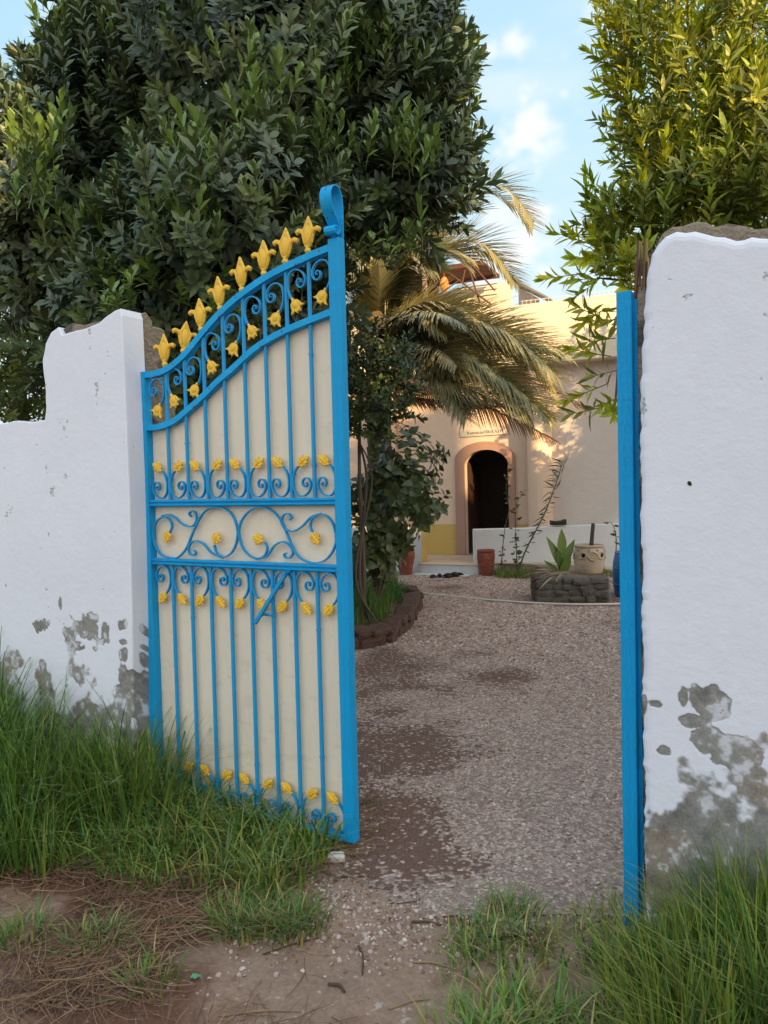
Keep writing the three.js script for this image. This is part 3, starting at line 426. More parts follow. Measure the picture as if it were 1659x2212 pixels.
single('black_cushion', extrude([[-0.115, 0], [0.115, 0.0], [0.118, 0.09], [0.06, 0.068], [-0.03, 0.062], [-0.118, 0.075]], 0.2, 0.01, 2).translate(2.825, 0.748, -12.66), blackStuff, 'black seat pad lying on top of the long low wall', 'cushion');

// ---------------------------------------------------------------- pots, planter, barrel, shoes, hose
const clayTex = (r, g, b, s) => tex(512, 512, (u, v) => { const n = fbm(u * 6, v * 6, 4, s, 6), f = fbm(u * 50, v * 50, 2, s + 1, 50), lime = sm(0.6, 0.72, n * 0.6 + f * 0.4) * 0.35, k = 0.75 + 0.5 * n; return [lerp(r * k, 0.45, lime), lerp(g * k, 0.38, lime), lerp(b * k, 0.34, lime)]; });
const terra = mat(RGB(1, 1, 1), 0.85, { map: clayTex(0.235, 0.062, 0.04, 71) });
{
  const g = thing('clay_pot', 'wide shouldered red clay pot left of the porch step', 'pot', [0.335, 0, -12.5]);
  part('pot_body', lathe([[0, 0], [0.098, 0], [0.102, 0.01], [0.112, 0.12], [0.135, 0.24], [0.150, 0.32], [0.151, 0.345], [0.143, 0.375], [0.137, 0.39], [0.118, 0.39], [0.1, 0.2], [0, 0.18]]), terra, g);
  part('rim', lathe([[0.118, 0.388], [0.140, 0.392], [0.146, 0.41], [0.144, 0.43], [0.135, 0.438], [0.118, 0.43], [0.116, 0.40]]), terra, g);
  for (const y of [0.275, 0.2]) part('band', new THREE.TorusGeometry(y > 0.25 ? 0.1445 : 0.131, 0.005, 6, 40).rotateX(Math.PI / 2).translate(0, y, 0), terra, g);
  part('soil', new THREE.CircleGeometry(0.119, 24).rotateX(-Math.PI / 2).translate(0, 0.395, 0), mat(RGB(0.05, 0.035, 0.025), 1), g);
}
{
  const g = thing('clay_pot', 'straight sided ribbed red clay pot right of the porch step', 'pot', [1.585, 0, -12.13]);
  const pr = [[0, 0], [0.108, 0], [0.112, 0.012]]; for (let k = 0; k <= 28; k++) { const t = k / 28, y = 0.012 + t * 0.33; pr.push([0.112 + 0.032 * Math.pow(t, 0.8) + 0.003 * Math.sin(t * 44), y]); } pr.push([0.137, 0.36], [0.132, 0.37], [0.115, 0.37], [0.1, 0.2], [0, 0.19]);
  part('pot_body', lathe(pr), terra, g);
  part('rim', lathe([[0.113, 0.368], [0.135, 0.372], [0.14, 0.385], [0.139, 0.405], [0.132, 0.413], [0.115, 0.408], [0.112, 0.38]]), terra, g);
  part('band', new THREE.TorusGeometry(0.133, 0.006, 6, 40).rotateX(Math.PI / 2).translate(0, 0.165, 0), terra, g);
  part('soil', new THREE.CircleGeometry(0.116, 24).rotateX(-Math.PI / 2).translate(0, 0.375, 0), mat(RGB(0.05, 0.035, 0.025), 1), g);
}
const stoneTex = tex(512, 512, (u, v) => { const n = fbm(u * 5, v * 5, 5, 81, 5), f = fbm(u * 40, v * 40, 3, 82, 40), k = 0.6 + 0.7 * n + 0.3 * (f - 0.5), li = sm(0.58, 0.66, n * 0.5 + f * 0.5); return [lerp(0.085 * k, 0.2, li * 0.6), lerp(0.072 * k, 0.2, li * 0.6), lerp(0.062 * k, 0.18, li * 0.6)]; });
const stoneMat = mat(RGB(1, 1, 1), 0.95, { map: rep(stoneTex, 2) }), redStone = mat(RGB(0.8, 0.46, 0.40), 0.95, { map: rep(stoneTex, 2) });
function rock(sx, sy, sz, seed, lvl = 2) { const g = new THREE.IcosahedronGeometry(1, lvl), p = g.attributes.position, uv = g.attributes.uv; for (let i = 0; i < p.count; i++) { let x = p.getX(i), y = p.getY(i), z = p.getZ(i); const m = Math.max(Math.abs(x), Math.abs(y), Math.abs(z)), k = lerp(1, 0.86 / m, 0.62) * (0.86 + 0.34 * fbm(x * 1.8 + seed * 3.1 + 9, y * 1.8 + z * 1.3 + 9, 3, seed)); x *= k; y *= k; z *= k; uv.setXY(i, x * sx + z * sz, y * sy + z * sz * 0.3); p.setXYZ(i, x * sx, y * sy, z * sz); } g.computeVertexNormals(); return g; }
{
  const g = thing('stone_plinth', 'low plinth of dark rough stacked stones under the carved planter', 'plinth', [1.82, 0, -9.28], -0.12);
  const R = rngs(31), rocks = [0, 1, 2, 3, 4, 5].map((k) => rock(1, 1, 1, 40 + k, 2));
  part('core', box(0.06, 0.80, -0.02, 0.27, -0.66, -0.09), stoneMat, g);
  const course = (n, y, h, f) => { let x = 0; const ws = [...Array(n)].map(() => 0.7 + R() * 0.7), s = ws.reduce((a, b) => a + b, 0); for (const w0 of ws) { f(x + w0 / s / 2, w0 / s, y, h); x += w0 / s; } };
  for (const [y, h] of [[0.045, 0.1], [0.13, 0.08], [0.205, 0.075], [0.268, 0.06]]) {
    course(5, y, h, (c, w) => { const o = part('stone', rocks[Math.floor(R() * 6)], stoneMat, g, [c * 0.84, y + (R() - 0.5) * 0.014, -0.07 + R() * 0.02], [R() * 0.5, (R() - 0.5) * 0.4, (R() - 0.5) * 0.35]); o.scale.set(w * 0.84 * 0.62, h * (0.6 + R() * 0.22), 0.075 + R() * 0.035); });
    course(4, y, h, (c, w) => { const o = part('stone', rocks[Math.floor(R() * 6)], redStone, g, [0.04, y + (R() - 0.5) * 0.014, -0.04 - c * 0.64], [0, 0, (R() - 0.5) * 0.2]); o.scale.set(0.08, h * 0.58, w * 0.64 * 0.54); });
    course(4, y, h, (c, w) => { const o = part('stone', rocks[Math.floor(R() * 6)], stoneMat, g, [0.80, y + (R() - 0.5) * 0.014, -0.04 - c * 0.64], [0, 0, (R() - 0.5) * 0.2]); o.scale.set(0.06, h * 0.58, w * 0.64 * 0.54); });
  }
  part('top_slab', rock(0.43, 0.028, 0.36, 77, 3), mat(RGB(0.55, 0.5, 0.42), 0.95, { map: clayTex(0.3, 0.25, 0.19, 72) }), g, [0.42, 0.292, -0.36]);
}
{
  const g = thing('carved_planter', 'tan carved stone planter with round holes standing on the dark plinth', 'planter', [2.545, 0.315, -9.62]);
  const tan = mat(RGB(1, 1, 1), 0.9, { map: clayTex(0.52, 0.40, 0.30, 73), bumpMap: plasterBump, bumpScale: 0.01 });
  part('planter_body', lathe([[0, 0], [0.15, 0], [0.158, 0.01], [0.178, 0.08], [0.191, 0.17], [0.192, 0.25], [0.184, 0.295], [0.168, 0.325], [0.15, 0.325], [0.15, 0.28], [0, 0.28]], 48), tan, g);
  part('rim', lathe([[0.15, 0.32], [0.176, 0.324], [0.184, 0.335], [0.182, 0.35], [0.17, 0.357], [0.15, 0.352], [0.148, 0.33]], 48), tan, g);
  part('soil', new THREE.CircleGeometry(0.151, 24).rotateX(-Math.PI / 2).translate(0, 0.325, 0), mat(RGB(0.05, 0.035, 0.025), 1), g);
  const hole = mat(RGB(0.015, 0.012, 0.01), 1);
  const on = (a, y, r) => [Math.sin(a) * r, y, Math.cos(a) * r];
  for (const a of [-0.62, 0.66, 1.5, -1.45]) {
    part('hole', new THREE.SphereGeometry(1, 14, 10).scale(0.031, 0.036, 0.014), hole, g, on(a, 0.232, 0.183), [0, a, 0]);
    part('carving', tube([on(a - 0.3, 0.205, 0.191), on(a - 0.17, 0.19, 0.193), on(a, 0.197, 0.195), on(a + 0.15, 0.215, 0.194), on(a + 0.17, 0.25, 0.192), on(a + 0.02, 0.268, 0.191), on(a - 0.12, 0.262, 0.191)], 0.011, 24, 7), tan, g);
  }
  part('carving', tube([on(-0.34, 0.228, 0.193), on(-0.2, 0.19, 0.193), on(-0.02, 0.176, 0.193), on(0.16, 0.19, 0.193), on(0.32, 0.226, 0.193), on(0.16, 0.262, 0.191), on(0.0, 0.274, 0.191), on(-0.2, 0.26, 0.191)], 0.013, 30, 7), tan, g);
  part('carving', tube([on(-0.2, 0.225, 0.19), on(-0.05, 0.205, 0.192), on(0.12, 0.225, 0.19), on(-0.04, 0.242, 0.19), on(-0.18, 0.23, 0.19)], 0.008, 20, 6), tan, g);
  for (const a of [-1.05, 0.3, -0.25, 1.08]) part('carving', tube([on(a - 0.08, 0.29, 0.188), on(a, 0.305, 0.186), on(a + 0.08, 0.29, 0.188)], 0.008, 10, 6), tan, g);
}
single('wooden_stake', toCreasedNormals(new THREE.CylinderGeometry(0.024, 0.028, 0.36, 7, 4).rotateZ(-0.1).translate(2.585, 0.755, -9.62), 0.6), mat(RGB(1, 1, 1), 0.9, { map: tex(128, 256, (u, v) => { const n = fbm(u * 20, v * 3, 3, 5); return [0.07 * (0.5 + n), 0.065 * (0.5 + n), 0.06 * (0.5 + n)]; }) }), 'dark grey wooden stub sticking up out of the carved planter', 'stake');
{
  const g = thing('blue_barrel', 'blue plastic barrel showing behind the right gate post', 'barrel', [3.16, 0, -9.7]);
  const bl = mat(RGB(0.02, 0.17, 0.46), 0.4);
  part('barrel_body', lathe([[0, 0], [0.25, 0], [0.27, 0.02], [0.285, 0.15], [0.29, 0.3], [0.285, 0.42], [0.262, 0.53], [0.255, 0.545], [0, 0.54]], 40), bl, g);
  for (const y of [0.16, 0.36]) part('hoop', new THREE.TorusGeometry(0.288, 0.008, 8, 48).rotateX(Math.PI / 2).translate(0, y, 0), bl, g);
  part('rim', new THREE.TorusGeometry(0.252, 0.012, 8, 48).rotateX(Math.PI / 2).translate(0, 0.55, 0), bl, g);
}
single('garden_hose', tube([[0.0, 0.016, -10.9], [0.2, 0.016, -10.62], [0.33, 0.016, -10.48], [0.58, 0.016, -10.19], [0.88, 0.016, -9.91], [1.21, 0.016, -9.62], [1.61, 0.016, -9.33], [2.08, 0.016, -9.1], [2.45, 0.016, -9.02], [2.8, 0.016, -9.03], [3.4, 0.016, -9.2]], 0.013, 90, 8), mat(RGB(0.62, 0.56, 0.52), 0.6), 'pale garden hose lying across the gravel before the plinth', 'hose');
function shoe(label, x, z, turn, s, y = 0.004) {
  const g = thing('shoe', label, 'shoe', [x, y, z], turn, undefined); g.scale.setScalar(s);
  const sole = extrude([[-0.035, -0.12], [0.03, -0.12], [0.036, -0.05], [0.034, 0.0], [0.046, 0.06], [0.042, 0.11], [0.015, 0.135], [-0.018, 0.132], [-0.042, 0.10], [-0.046, 0.04], [-0.038, -0.03], [-0.042, -0.08]], 0.024, 0.006, 2).rotateX(-Math.PI / 2);
  part('sole', sole, blackStuff, g);
  const up = new THREE.TorusGeometry(0.043, 0.022, 8, 18, Math.PI).scale(1, 0.95, 2.1).translate(0, 0.014, 0.055 * -1);
  part('upper', up, blackStuff, g); part('heel_strap', new THREE.TorusGeometry(0.038, 0.009, 6, 14, Math.PI).rotateX(-1.35).scale(1, 1.6, 1).translate(0, 0.03, 0.085), blackStuff, g);
  return g;
}
shoe('black open sandal lying alone at the left below the porch step', 0.78, -11.95, 1.9, 0.85);
shoe('small dark slipper leaning on the white riser of the porch step', 0.885, -12.16, 1.2, 0.62);
shoe('long black shoe lying flat at the front of the pair below the step', 1.02, -11.98, 2.1, 1.05);
shoe('black shoe with its toe raised at the right end of the pair', 1.12, -12.1, 2.3, 1.05);

// ---------------------------------------------------------------- plants in the yard
const leafMat = (r = 0.5, t = 0.3) => new THREE.MeshPhysicalMaterial({ color: RGB(1, 1, 1), vertexColors: true, roughness: r, transmission: t, side: THREE.DoubleSide });
const LM = leafMat(0.45, 0.28), LMsoft = leafMat(0.8, 0.45), barkTex = tex(256, 512, (u, v) => { const n = fbm(u * 12, v * 5, 4, 33, 0), k = 0.5 + n; return [0.10 * k, 0.075 * k, 0.055 * k]; }), bark = mat(RGB(1, 1, 1), 0.95, { map: barkTex, bumpMap: barkTex, bumpScale: 0.02 });
const greenStem = mat(RGB(0.07, 0.075, 0.035), 0.8);
const hue = (R, c, a = 0.3) => { const k = 1 - a / 2 + a * R(), w = (R() - 0.5) * 0.16; return [c[0] * k * (1 + w), c[1] * k, c[2] * k * (1 - w)]; };
function oneLeaf(L, W, c, prof, fold, curl, rows = 5) { const b = new MB(); leafInto(b, new THREE.Matrix4(), L, W, c, prof, fold, curl, rows); return b.geo(); }
{ // leaning spiky stem
  const g = thing('leaning_plant', 'tall leaning stem with narrow leaves before the pink column', 'plant'), R = rngs(91);
  const P = [[1.99, 0.0, -11.75], [2.15, 0.42, -11.77], [2.44, 0.95, -11.8], [2.62, 1.38, -11.82], [2.76, 1.78, -11.85]];
  part('stem', taperTube(P, 0.014, 0.006, 26, 6), greenStem, g);
  const cv = new THREE.CatmullRomCurve3(P.map((p) => V(...p)));
  const lf = [0, 1, 2].map((k) => oneLeaf(0.14 + k * 0.02, 0.026, [[0.05, 0.06, 0.03], [0.06, 0.09, 0.035], [0.10, 0.13, 0.045]][k], LANCE, 0.2, 0.25 + 0.2 * k));
  for (let k = 0; k < 74; k++) { const t = 0.16 + 0.84 * Math.pow(k / 73, 0.8), p = cv.getPointAt(t), a = k * 2.4, d = V(Math.cos(a), t > 0.75 ? 0.5 : -0.35 + 0.3 * R(), Math.sin(a) * 0.9); const o = part('leaf', lf[t > 0.7 ? 2 : k % 2], LM, g); frame(p, d, R() * 0.6 + 1.5, (t > 0.7 ? 1.0 : 0.85) * (0.8 + 0.4 * R())).decompose(o.position, o.quaternion, o.scale); }
}
{ // thin climbers
  const mk = (label, P, n, L, seed, col) => { const g = thing('slender_plant', label, 'plant'), R = rngs(seed); part('stem', taperTube(P, 0.009, 0.004, 24, 6), greenStem, g); const cv = new THREE.CatmullRomCurve3(P.map((p) => V(...p))), lf = [oneLeaf(L, L * 0.5, col, OVATE, 0.2, 0.3), oneLeaf(L * 0.8, L * 0.36, [col[0] * 1.3, col[1] * 1.3, col[2]], OVATE, 0.2, 0.15)]; for (let k = 0; k < n; k++) { const t = (R() < 0.5 ? R() * 0.35 : 0.35 + 0.65 * R()), p = cv.getPointAt(t), a = R() * 6.28, o = part('leaf', lf[k % 2], LM, g); frame(p.add(V((R() - 0.5) * 0.07, 0, (R() - 0.5) * 0.07)), V(Math.cos(a), -0.2 + R() * 0.7, Math.sin(a)), R() * 6, 0.7 + R() * 0.6).decompose(o.position, o.quaternion, o.scale); } };
  mk('thin leafy creeper rising across the right edge of the doorway', [[1.80, 0, -11.95], [1.81, 0.3, -11.95], [1.87, 0.75, -11.98], [1.94, 1.05, -12], [1.91, 1.3, -12], [1.935, 1.72, -12]], 40, 0.075, 7, [0.045, 0.065, 0.025]);
  mk('thin bushy stem between the creeper and the leaning plant', [[2.02, 0, -11.9], [2.03, 0.4, -11.9], [2.02, 0.85, -11.92], [2.06, 1.15, -11.95], [2.2, 1.34, -11.95]], 64, 0.085, 8, [0.055, 0.085, 0.03]);
  mk('thin bare sprout with a leafy tip beside the planter and blue barrel', [[2.93, 0.25, -9.75], [2.92, 0.5, -9.75], [2.925, 0.75, -9.76], [2.90, 0.88, -9.77], [2.86, 0.94, -9.78]], 12, 0.08, 9, [0.09, 0.12, 0.035]);
}
{ // broad upright leaves
  const g = thing('broad_leaf_plant', 'young plant with broad upright green leaves left of the planter', 'plant');
  const lf = oneLeaf(1, 0.36, [0.15, 0.23, 0.035], LANCE, 0.3, 0.06, 8), lf2 = oneLeaf(1, 0.27, [0.11, 0.18, 0.035], LANCE, 0.4, 0.16, 8);
  for (const [x, y, dx, dy, dz, L, s, k] of [[2.545, 0.36, 0.06, 1, 0.1, 0.42, 0.3, 0], [2.54, 0.2, -0.35, 1, 0.2, 0.5, 0.5, 1], [2.56, 0.2, 0.42, 1, 0.1, 0.46, -0.4, 1], [2.53, 0.1, -0.75, 0.75, 0.25, 0.32, 0.2, 1], [2.55, 0.1, 0.35, 0.9, 0.3, 0.36, 0, 0], [2.54, 0.15, -0.1, 1, 0.35, 0.34, 0.1, 1], [2.53, 0.22, -0.28, 1, -0.2, 0.46, 0.4, 1]]) { const o = part('leaf', k ? lf2 : lf, LM, g); frame(V(x, y, -11.2), V(dx, dy, dz), s, L).decompose(o.position, o.quaternion, o.scale); }
  part('stem', taperTube([[2.545, 0, -11.2], [2.545, 0.45, -11.2]], 0.025, 0.012, 6, 7), mat(RGB(0.09, 0.13, 0.035), 0.7), g);
}
function tuftGeo(n, L, W, spread, seed, cols, lay = 0) {    // blades of grass standing together
  const R = rngs(seed), b = new MB();
  for (let k = 0; k < n; k++) {
    const a = R() * 6.283, r = Math.sqrt(R()) * spread, x = Math.cos(a) * r, z = Math.sin(a) * r, h = L * (0.45 + 0.65 * R()), d = a + (R() - 0.5) * 1.8, bend = (0.15 + 0.95 * R() * R() + lay) * h, w = W * (0.7 + 0.6 * R()), c = hue(R, cols[Math.floor(R() * cols.length)], 0.5), sx = Math.cos(d), sz = Math.sin(d), px = -sz, pz = sx; let prev;
    const S = 4; for (let s = 0; s <= S; s++) { const t = s / S, o = bend * t * t, y = Math.max(0.004, h * (t - (lay + 0.32 * (bend / h)) * t * t)), ww = w * (1 - t * 0.92) * 0.5, row = [b.v(x + sx * o - px * ww, y, z + sz * o - pz * ww, c), b.v(x + sx * o + px * ww, y, z + sz * o + pz * ww, c)]; if (prev) b.i.push(prev[0], prev[1], row[0], prev[1], row[1], row[0]); prev = row; }
  }
  return b.geo();
}
const put = (x, z, s, R, y = groundY(x, z), sy = s) => new THREE.Matrix4().compose(V(x, y - 0.004, z), new THREE.Quaternion().setFromEuler(new THREE.Euler((R() - 0.5) * 0.25, R() * 6.283, (R() - 0.5) * 0.25)), V(s, sy, s));
const toW = (s, n) => { const c = Math.cos(-TURN), q = Math.sin(-TURN); return [HINGE[0] + s * c - n * q, HINGE[2] + s * q + n * c]; };

// ---------------------------------------------------------------- grass along the lane
const GREEN = [[0.075, 0.19, 0.022], [0.10, 0.23, 0.03], [0.15, 0.26, 0.035], [0.055, 0.15, 0.03], [0.24, 0.30, 0.05]], OLIVE = [[0.20, 0.25, 0.045], [0.26, 0.28, 0.065], [0.13, 0.21, 0.035], [0.36, 0.31, 0.12], [0.22, 0.27, 0.045]];
const bladeMat = leafMat(0.6, 0.25);
{
  const R = rngs(201), tall = tuftGeo(17, 0.62, 0.015, 0.1, 1, [...GREEN, OLIVE[0], GREEN[2]], 0.06), list = [];
  for (let k = 0; k < 1500; k++) { const s = -3.4 + R() * 3.62, n = 0.16 + R() * 0.95, w = toW(s, n), e = sm(0.26, -0.15, s), f = sm(1.1, 0.5, n), near = sm(0.35, -1.1, s); if (R() > e * f * (0.35 + 0.65 * fbm(w[0] * 2.3, w[1] * 2.3, 2, 6) * 1.5) || (n < 0.4 && s > -0.75 && s < -0.1 && R() < 0.7)) continue; const sc = lerp(0.72, 1.35, near) * lerp(1.05, 0.62, sm(0.35, 1.0, n)) * (0.75 + 0.45 * R()); list.push([put(w[0], w[1], sc, R), RGB(0.8 + 0.4 * R(), 0.85 + 0.3 * R(), 0.9)]); }
  for (let k = 0; k < 26; k++) { const w = toW(-0.12 + R() * 0.4, 0.07 + R() * 0.3); list.push([put(w[0], w[1], 0.75 + 0.45 * R(), R), RGB(0.85 + 0.35 * R(), 0.95, 0.9)]); }
  tag(scatter('grass', tall, bladeMat, list), 'tall rank green grass at the foot of the left wall', 'grass');
  const a = tuftGeo(15, 0.33, 0.0115, 0.11, 2, [...OLIVE, ...OLIVE, ...GREEN], 0.22), l2 = [];
  const poly = [[-2.6, -3.9], [-1.95, -3.45], [-1.42, -3.12], [-1.2, -3.02], [-0.98, -2.86], [-0.84, -2.78], [-0.62, -2.72], [-0.5, -2.55], [-0.40, -2.48], [-0.30, -2.62], [-0.33, -2.9], [-0.28, -3.04], [-0.24, -3.12], [-0.36, -3.22], [-0.7, -3.44], [-1.0, -3.55], [-1.8, -4.05], [-2.8, -4.6]];
  for (let k = 0; k < 5200 && l2.length < 640; k++) { const x = -2.8 + R() * 2.7, z = -4.6 + R() * 2.3; if (!inside([x + 0.1 * (R() - 0.5), z + 0.1 * (R() - 0.5)], poly) || Math.hypot(x + 0.80, z + 2.70) < 0.12) continue; const d = sm(0.36, 0.6, fbm(x * 4.2, z * 4.2, 2, 14)), gap = sm(-0.95, -0.45, x) * sm(-2.85, -2.65, z); if (R() > 0.3 + 0.7 * d - 0.25 * gap) continue; const hi = sm(0.9, 0.15, (z + 3.6586 + (x + 1.1218) * -0.577) / 1); l2.push([put(x, z, (0.5 + 0.55 * R()) * lerp(0.72, 1.25, hi), R), RGB(0.8 + 0.45 * R(), 0.85 + 0.3 * R(), 0.85)]); }
  tag(scatter('grass', a, bladeMat, l2), 'yellowish green trampled grass spreading in front of the gate leaf', 'grass');
  const rt = tuftGeo(16, 0.46, 0.0135, 0.1, 3, [...GREEN, GREEN[1], OLIVE[0]]), l3 = [];
  for (let k = 0; k < 2600 && l3.length < 400; k++) { const x = 0.62 + R() * 1.7, z = -2.75 + R() * 1.1, n = -(x - HINGE[0]) * -0.5 * -1 + (z - HINGE[2]) * 0.866; const s = (x - HINGE[0]) * 0.866 + (z - HINGE[2]) * 0.5; if (n < 0.15 || s < 2.2 || R() > sm(2.18, 2.55, s) + 0.12) continue; l3.push([put(x, z, lerp(0.5, 1.0, sm(2.2, 2.75, s)) * (0.7 + 0.5 * R()), R), RGB(0.85 + 0.4 * R(), 0.9 + 0.3 * R(), 0.9)]); }
  tag(scatter('grass', rt, bladeMat, l3), 'thick green grass at the foot of the right wall', 'grass');
  const sh = tuftGeo(17, 0.15, 0.0085, 0.1, 4, [...OLIVE, ...GREEN], 0.2), l4 = [];
  const p4 = [[0.22, -2.5], [0.3, -2.57], [0.42, -2.52], [0.55, -2.55], [0.75, -2.6], [1.3, -2.4], [1.6, -1.7], [0.18, -1.75], [0.12, -2.1], [0.18, -2.3]];
  for (let k = 0; k < 4200 && l4.length < 320; k++) { const x = R() * 1.5, z = -2.65 + R() * 0.95; if (!inside([x, z], p4) || R() > 0.25 + 0.9 * sm(0.35, 0.6, fbm(x * 4 + 3, z * 4, 2, 24))) continue; l4.push([put(x, z, 0.5 + 0.7 * R(), R), RGB(0.75 + 0.4 * R(), 0.8 + 0.3 * R(), 0.85)]); }
  for (const [x, z, n, r] of [[-0.49, -2.62, 40, 0.1], [-0.36, -2.58, 26, 0.08], [-0.98, -2.5, 14, 0.05], [-1.25, -2.55, 10, 0.04], [0.4, -2.62, 10, 0.06], [-0.75, -2.3, 6, 0.03]]) for (let k = 0; k < n; k++) { const a = R() * 6.28, d = r * Math.sqrt(R()); l4.push([put(x + Math.cos(a) * d, z + Math.sin(a) * d, 0.5 + 0.5 * R(), R), RGB(0.7 + 0.3 * R(), 0.8, 0.8)]); }
  tag(scatter('grass', sh, bladeMat, l4), 'short trodden grass on the lane below the right gate post', 'grass');
}
{ // dead grass lying on the soil
  const R = rngs(301), b = new MB(), cols = [[0.21, 0.11, 0.06], [0.27, 0.155, 0.085], [0.16, 0.08, 0.048], [0.32, 0.20, 0.115]];
  for (let k = 0; k < 30; k++) { const a = R() * 6.28, x = (R() - 0.5) * 0.2, z = (R() - 0.5) * 0.2, L = 0.05 + 0.13 * R(), c = hue(R, cols[Math.floor(R() * 4)], 0.4), w = 0.0005 + 0.0006 * R(), cu = (R() - 0.5) * 0.8; let prev; for (let s = 0; s <= 3; s++) { const t = s / 3, an = a + cu * t, px = x + Math.cos(an) * L * t, pz = z + Math.sin(an) * L * t, y = 0.004 + 0.012 * R(), row = [b.v(px - Math.sin(an) * w, y, pz + Math.cos(an) * w, c), b.v(px + Math.sin(an) * w, y + 0.001, pz - Math.cos(an) * w, c)]; if (prev) b.i.push(prev[0], row[0], prev[1], prev[1], row[0], row[1]); prev = row; } }
  const g = b.geo(), list = [];
  for (let k = 0; k < 9000 && list.length < 1250; k++) { const x = -2.3 + R() * 2.6, z = -3.6 + R() * 1.75, d = fbm(x * 2.2 + 5, z * 2.2, 3, 33), m = sm(0.25, -0.85, x + 0.35 * (z + 2.2)) * sm(0.43, 0.56, d); if (R() > m * 0.95 + 0.015 || x > -0.12 || (x > -0.3 && R() < 0.8)) continue; list.push([put(x, z, 0.6 + 0.9 * R(), R, groundY(x, z) + 0.004), (() => { const q = 0.65 + 0.55 * R(); return RGB(q, q, q); })()]); }
  tag(scatter('dead_grass', g, leafMat(0.85, 0.1), list), 'brown dead grass and straw strewn over the soil at lower left', 'straw');
}
{ // seed stalks standing above the grass
  const stalk = (label, s, n, h, dx, seed) => { const [x, z] = toW(s, n), R = rngs(seed), g = thing('seed_stalk', label, 'plant'); part('stem', taperTube([[x, 0, z], [x + dx * 0.3, h * 0.5, z + 0.03], [x + dx, h, z + 0.05]], 0.004, 0.0016, 14, 5), mat(RGB(0.10, 0.10, 0.06), 0.9), g); const lf = oneLeaf(0.05, 0.008, [0.11, 0.11, 0.06], LANCE, 0.2, 0.3, 3); for (let k = 0; k < 22; k++) { const t = 0.35 + 0.6 * R(), o = part('spikelet', lf, bladeMat, g); frame(V(x + dx * t * t, h * t, z + 0.05 * t), V(R() - 0.5, 0.9, R() - 0.5), R() * 6, 0.5 + 0.5 * R()).decompose(o.position, o.quaternion, o.scale); } };
  stalk('tallest dark seed stalk in the grass at the foot of the left wall', -1.62, 0.42, 1.02, 0.10, 5);
  stalk('shorter seed stalk leaning in the tall grass at the left edge', -1.85, 0.5, 0.86, -0.08, 6);
}
{ // twigs and scraps on the lane
  const tw = mat(RGB(0.27, 0.19, 0.125), 0.9), dk = mat(RGB(0.09, 0.055, 0.035), 0.9);
  [['pale straight twig lying on the soil near the bottom centre', [-0.50, -2.14], [-0.27, -2.15], 0.004, tw], ['short twig standing end on in the bare soil', [-0.115, -2.45], [-0.10, -2.30], 0.004, dk], ['pale twig reaching from the lane into the short grass', [0.055, -2.36], [0.17, -2.33], 0.004, tw], ['long bent twig running into the grass at bottom centre', [-0.02, -2.15], [0.10, -2.19], 0.004, tw], ['thin twig at the very bottom edge of the lane', [-0.18, -2.12], [-0.13, -2.04], 0.004, tw], ['dark chip of wood on the soil by the bottom grass', [-0.20, -2.26], [-0.15, -2.22], 0.006, dk], ['forked dry twig below the corner of the gate', [-0.24, -2.92], [-0.12, -2.86], 0.005, tw], ['dark twig on the gravel between gate and grass', [0.06, -2.58], [0.16, -2.56], 0.005, dk], ['thin reddish twig by the foot of the trampled grass', [-0.42, -2.42], [-0.25, -2.5], 0.003, dk]]
    .forEach(([l, a, b, r, m], i) => { const mx = (a[0] + b[0]) / 2 + 0.008, mz = (a[1] + b[1]) / 2 - 0.008, Yg = (x, z) => groundY(x, z) + r * 0.7; single('twig', taperTube([[a[0], Yg(...a), a[1]], [mx, Yg(mx, mz) + 0.003, mz], [b[0], Yg(...b), b[1]]], r, r * 0.6, 10, 6, 0.3, i + 3), m, l, 'twig'); });
  const scrap = (n, l, x, z, s, c, seed) => { const g = new THREE.PlaneGeometry(1, 0.7, 6, 5), p = g.attributes.position; for (let i = 0; i < p.count; i++) p.setXYZ(i, p.getX(i) * (0.8 + 0.5 * hash(i, seed)), p.getY(i) * (0.8 + 0.5 * hash(i, seed, 2)), 0.35 * (fbm(p.getX(i) * 3 + seed, p.getY(i) * 3, 2, seed) - 0.3)); g.rotateX(-Math.PI / 2).scale(s, s, s).translate(x, groundY(x, z) + 0.01, z); g.computeVertexNormals(); single(n, g, mat(c, 0.5, { side: THREE.DoubleSide }), l, 'litter'); };
  scrap('plastic_scrap', 'crumpled blue grey plastic scrap at the edge of the trampled grass', -0.80, -2.74, 0.055, RGB(0.32, 0.38, 0.45), 3);
  scrap('plastic_scrap', 'small green scrap lying on the bare soil at lower left', -0.61, -2.31, 0.028, RGB(0.12, 0.32, 0.18), 5);
  scrap('dry_leaf', 'pale dry leaf lying beside the green scrap', -0.565, -2.30, 0.012, RGB(0.5, 0.42, 0.3), 7);
  single('white_stone', rock(0.04, 0.018, 0.03, 12, 3).translate(-0.225, 0.012, -3.03), mat(RGB(0.62, 0.58, 0.55), 0.95), 'white lump of broken plaster below the gate corner', 'stone');
}

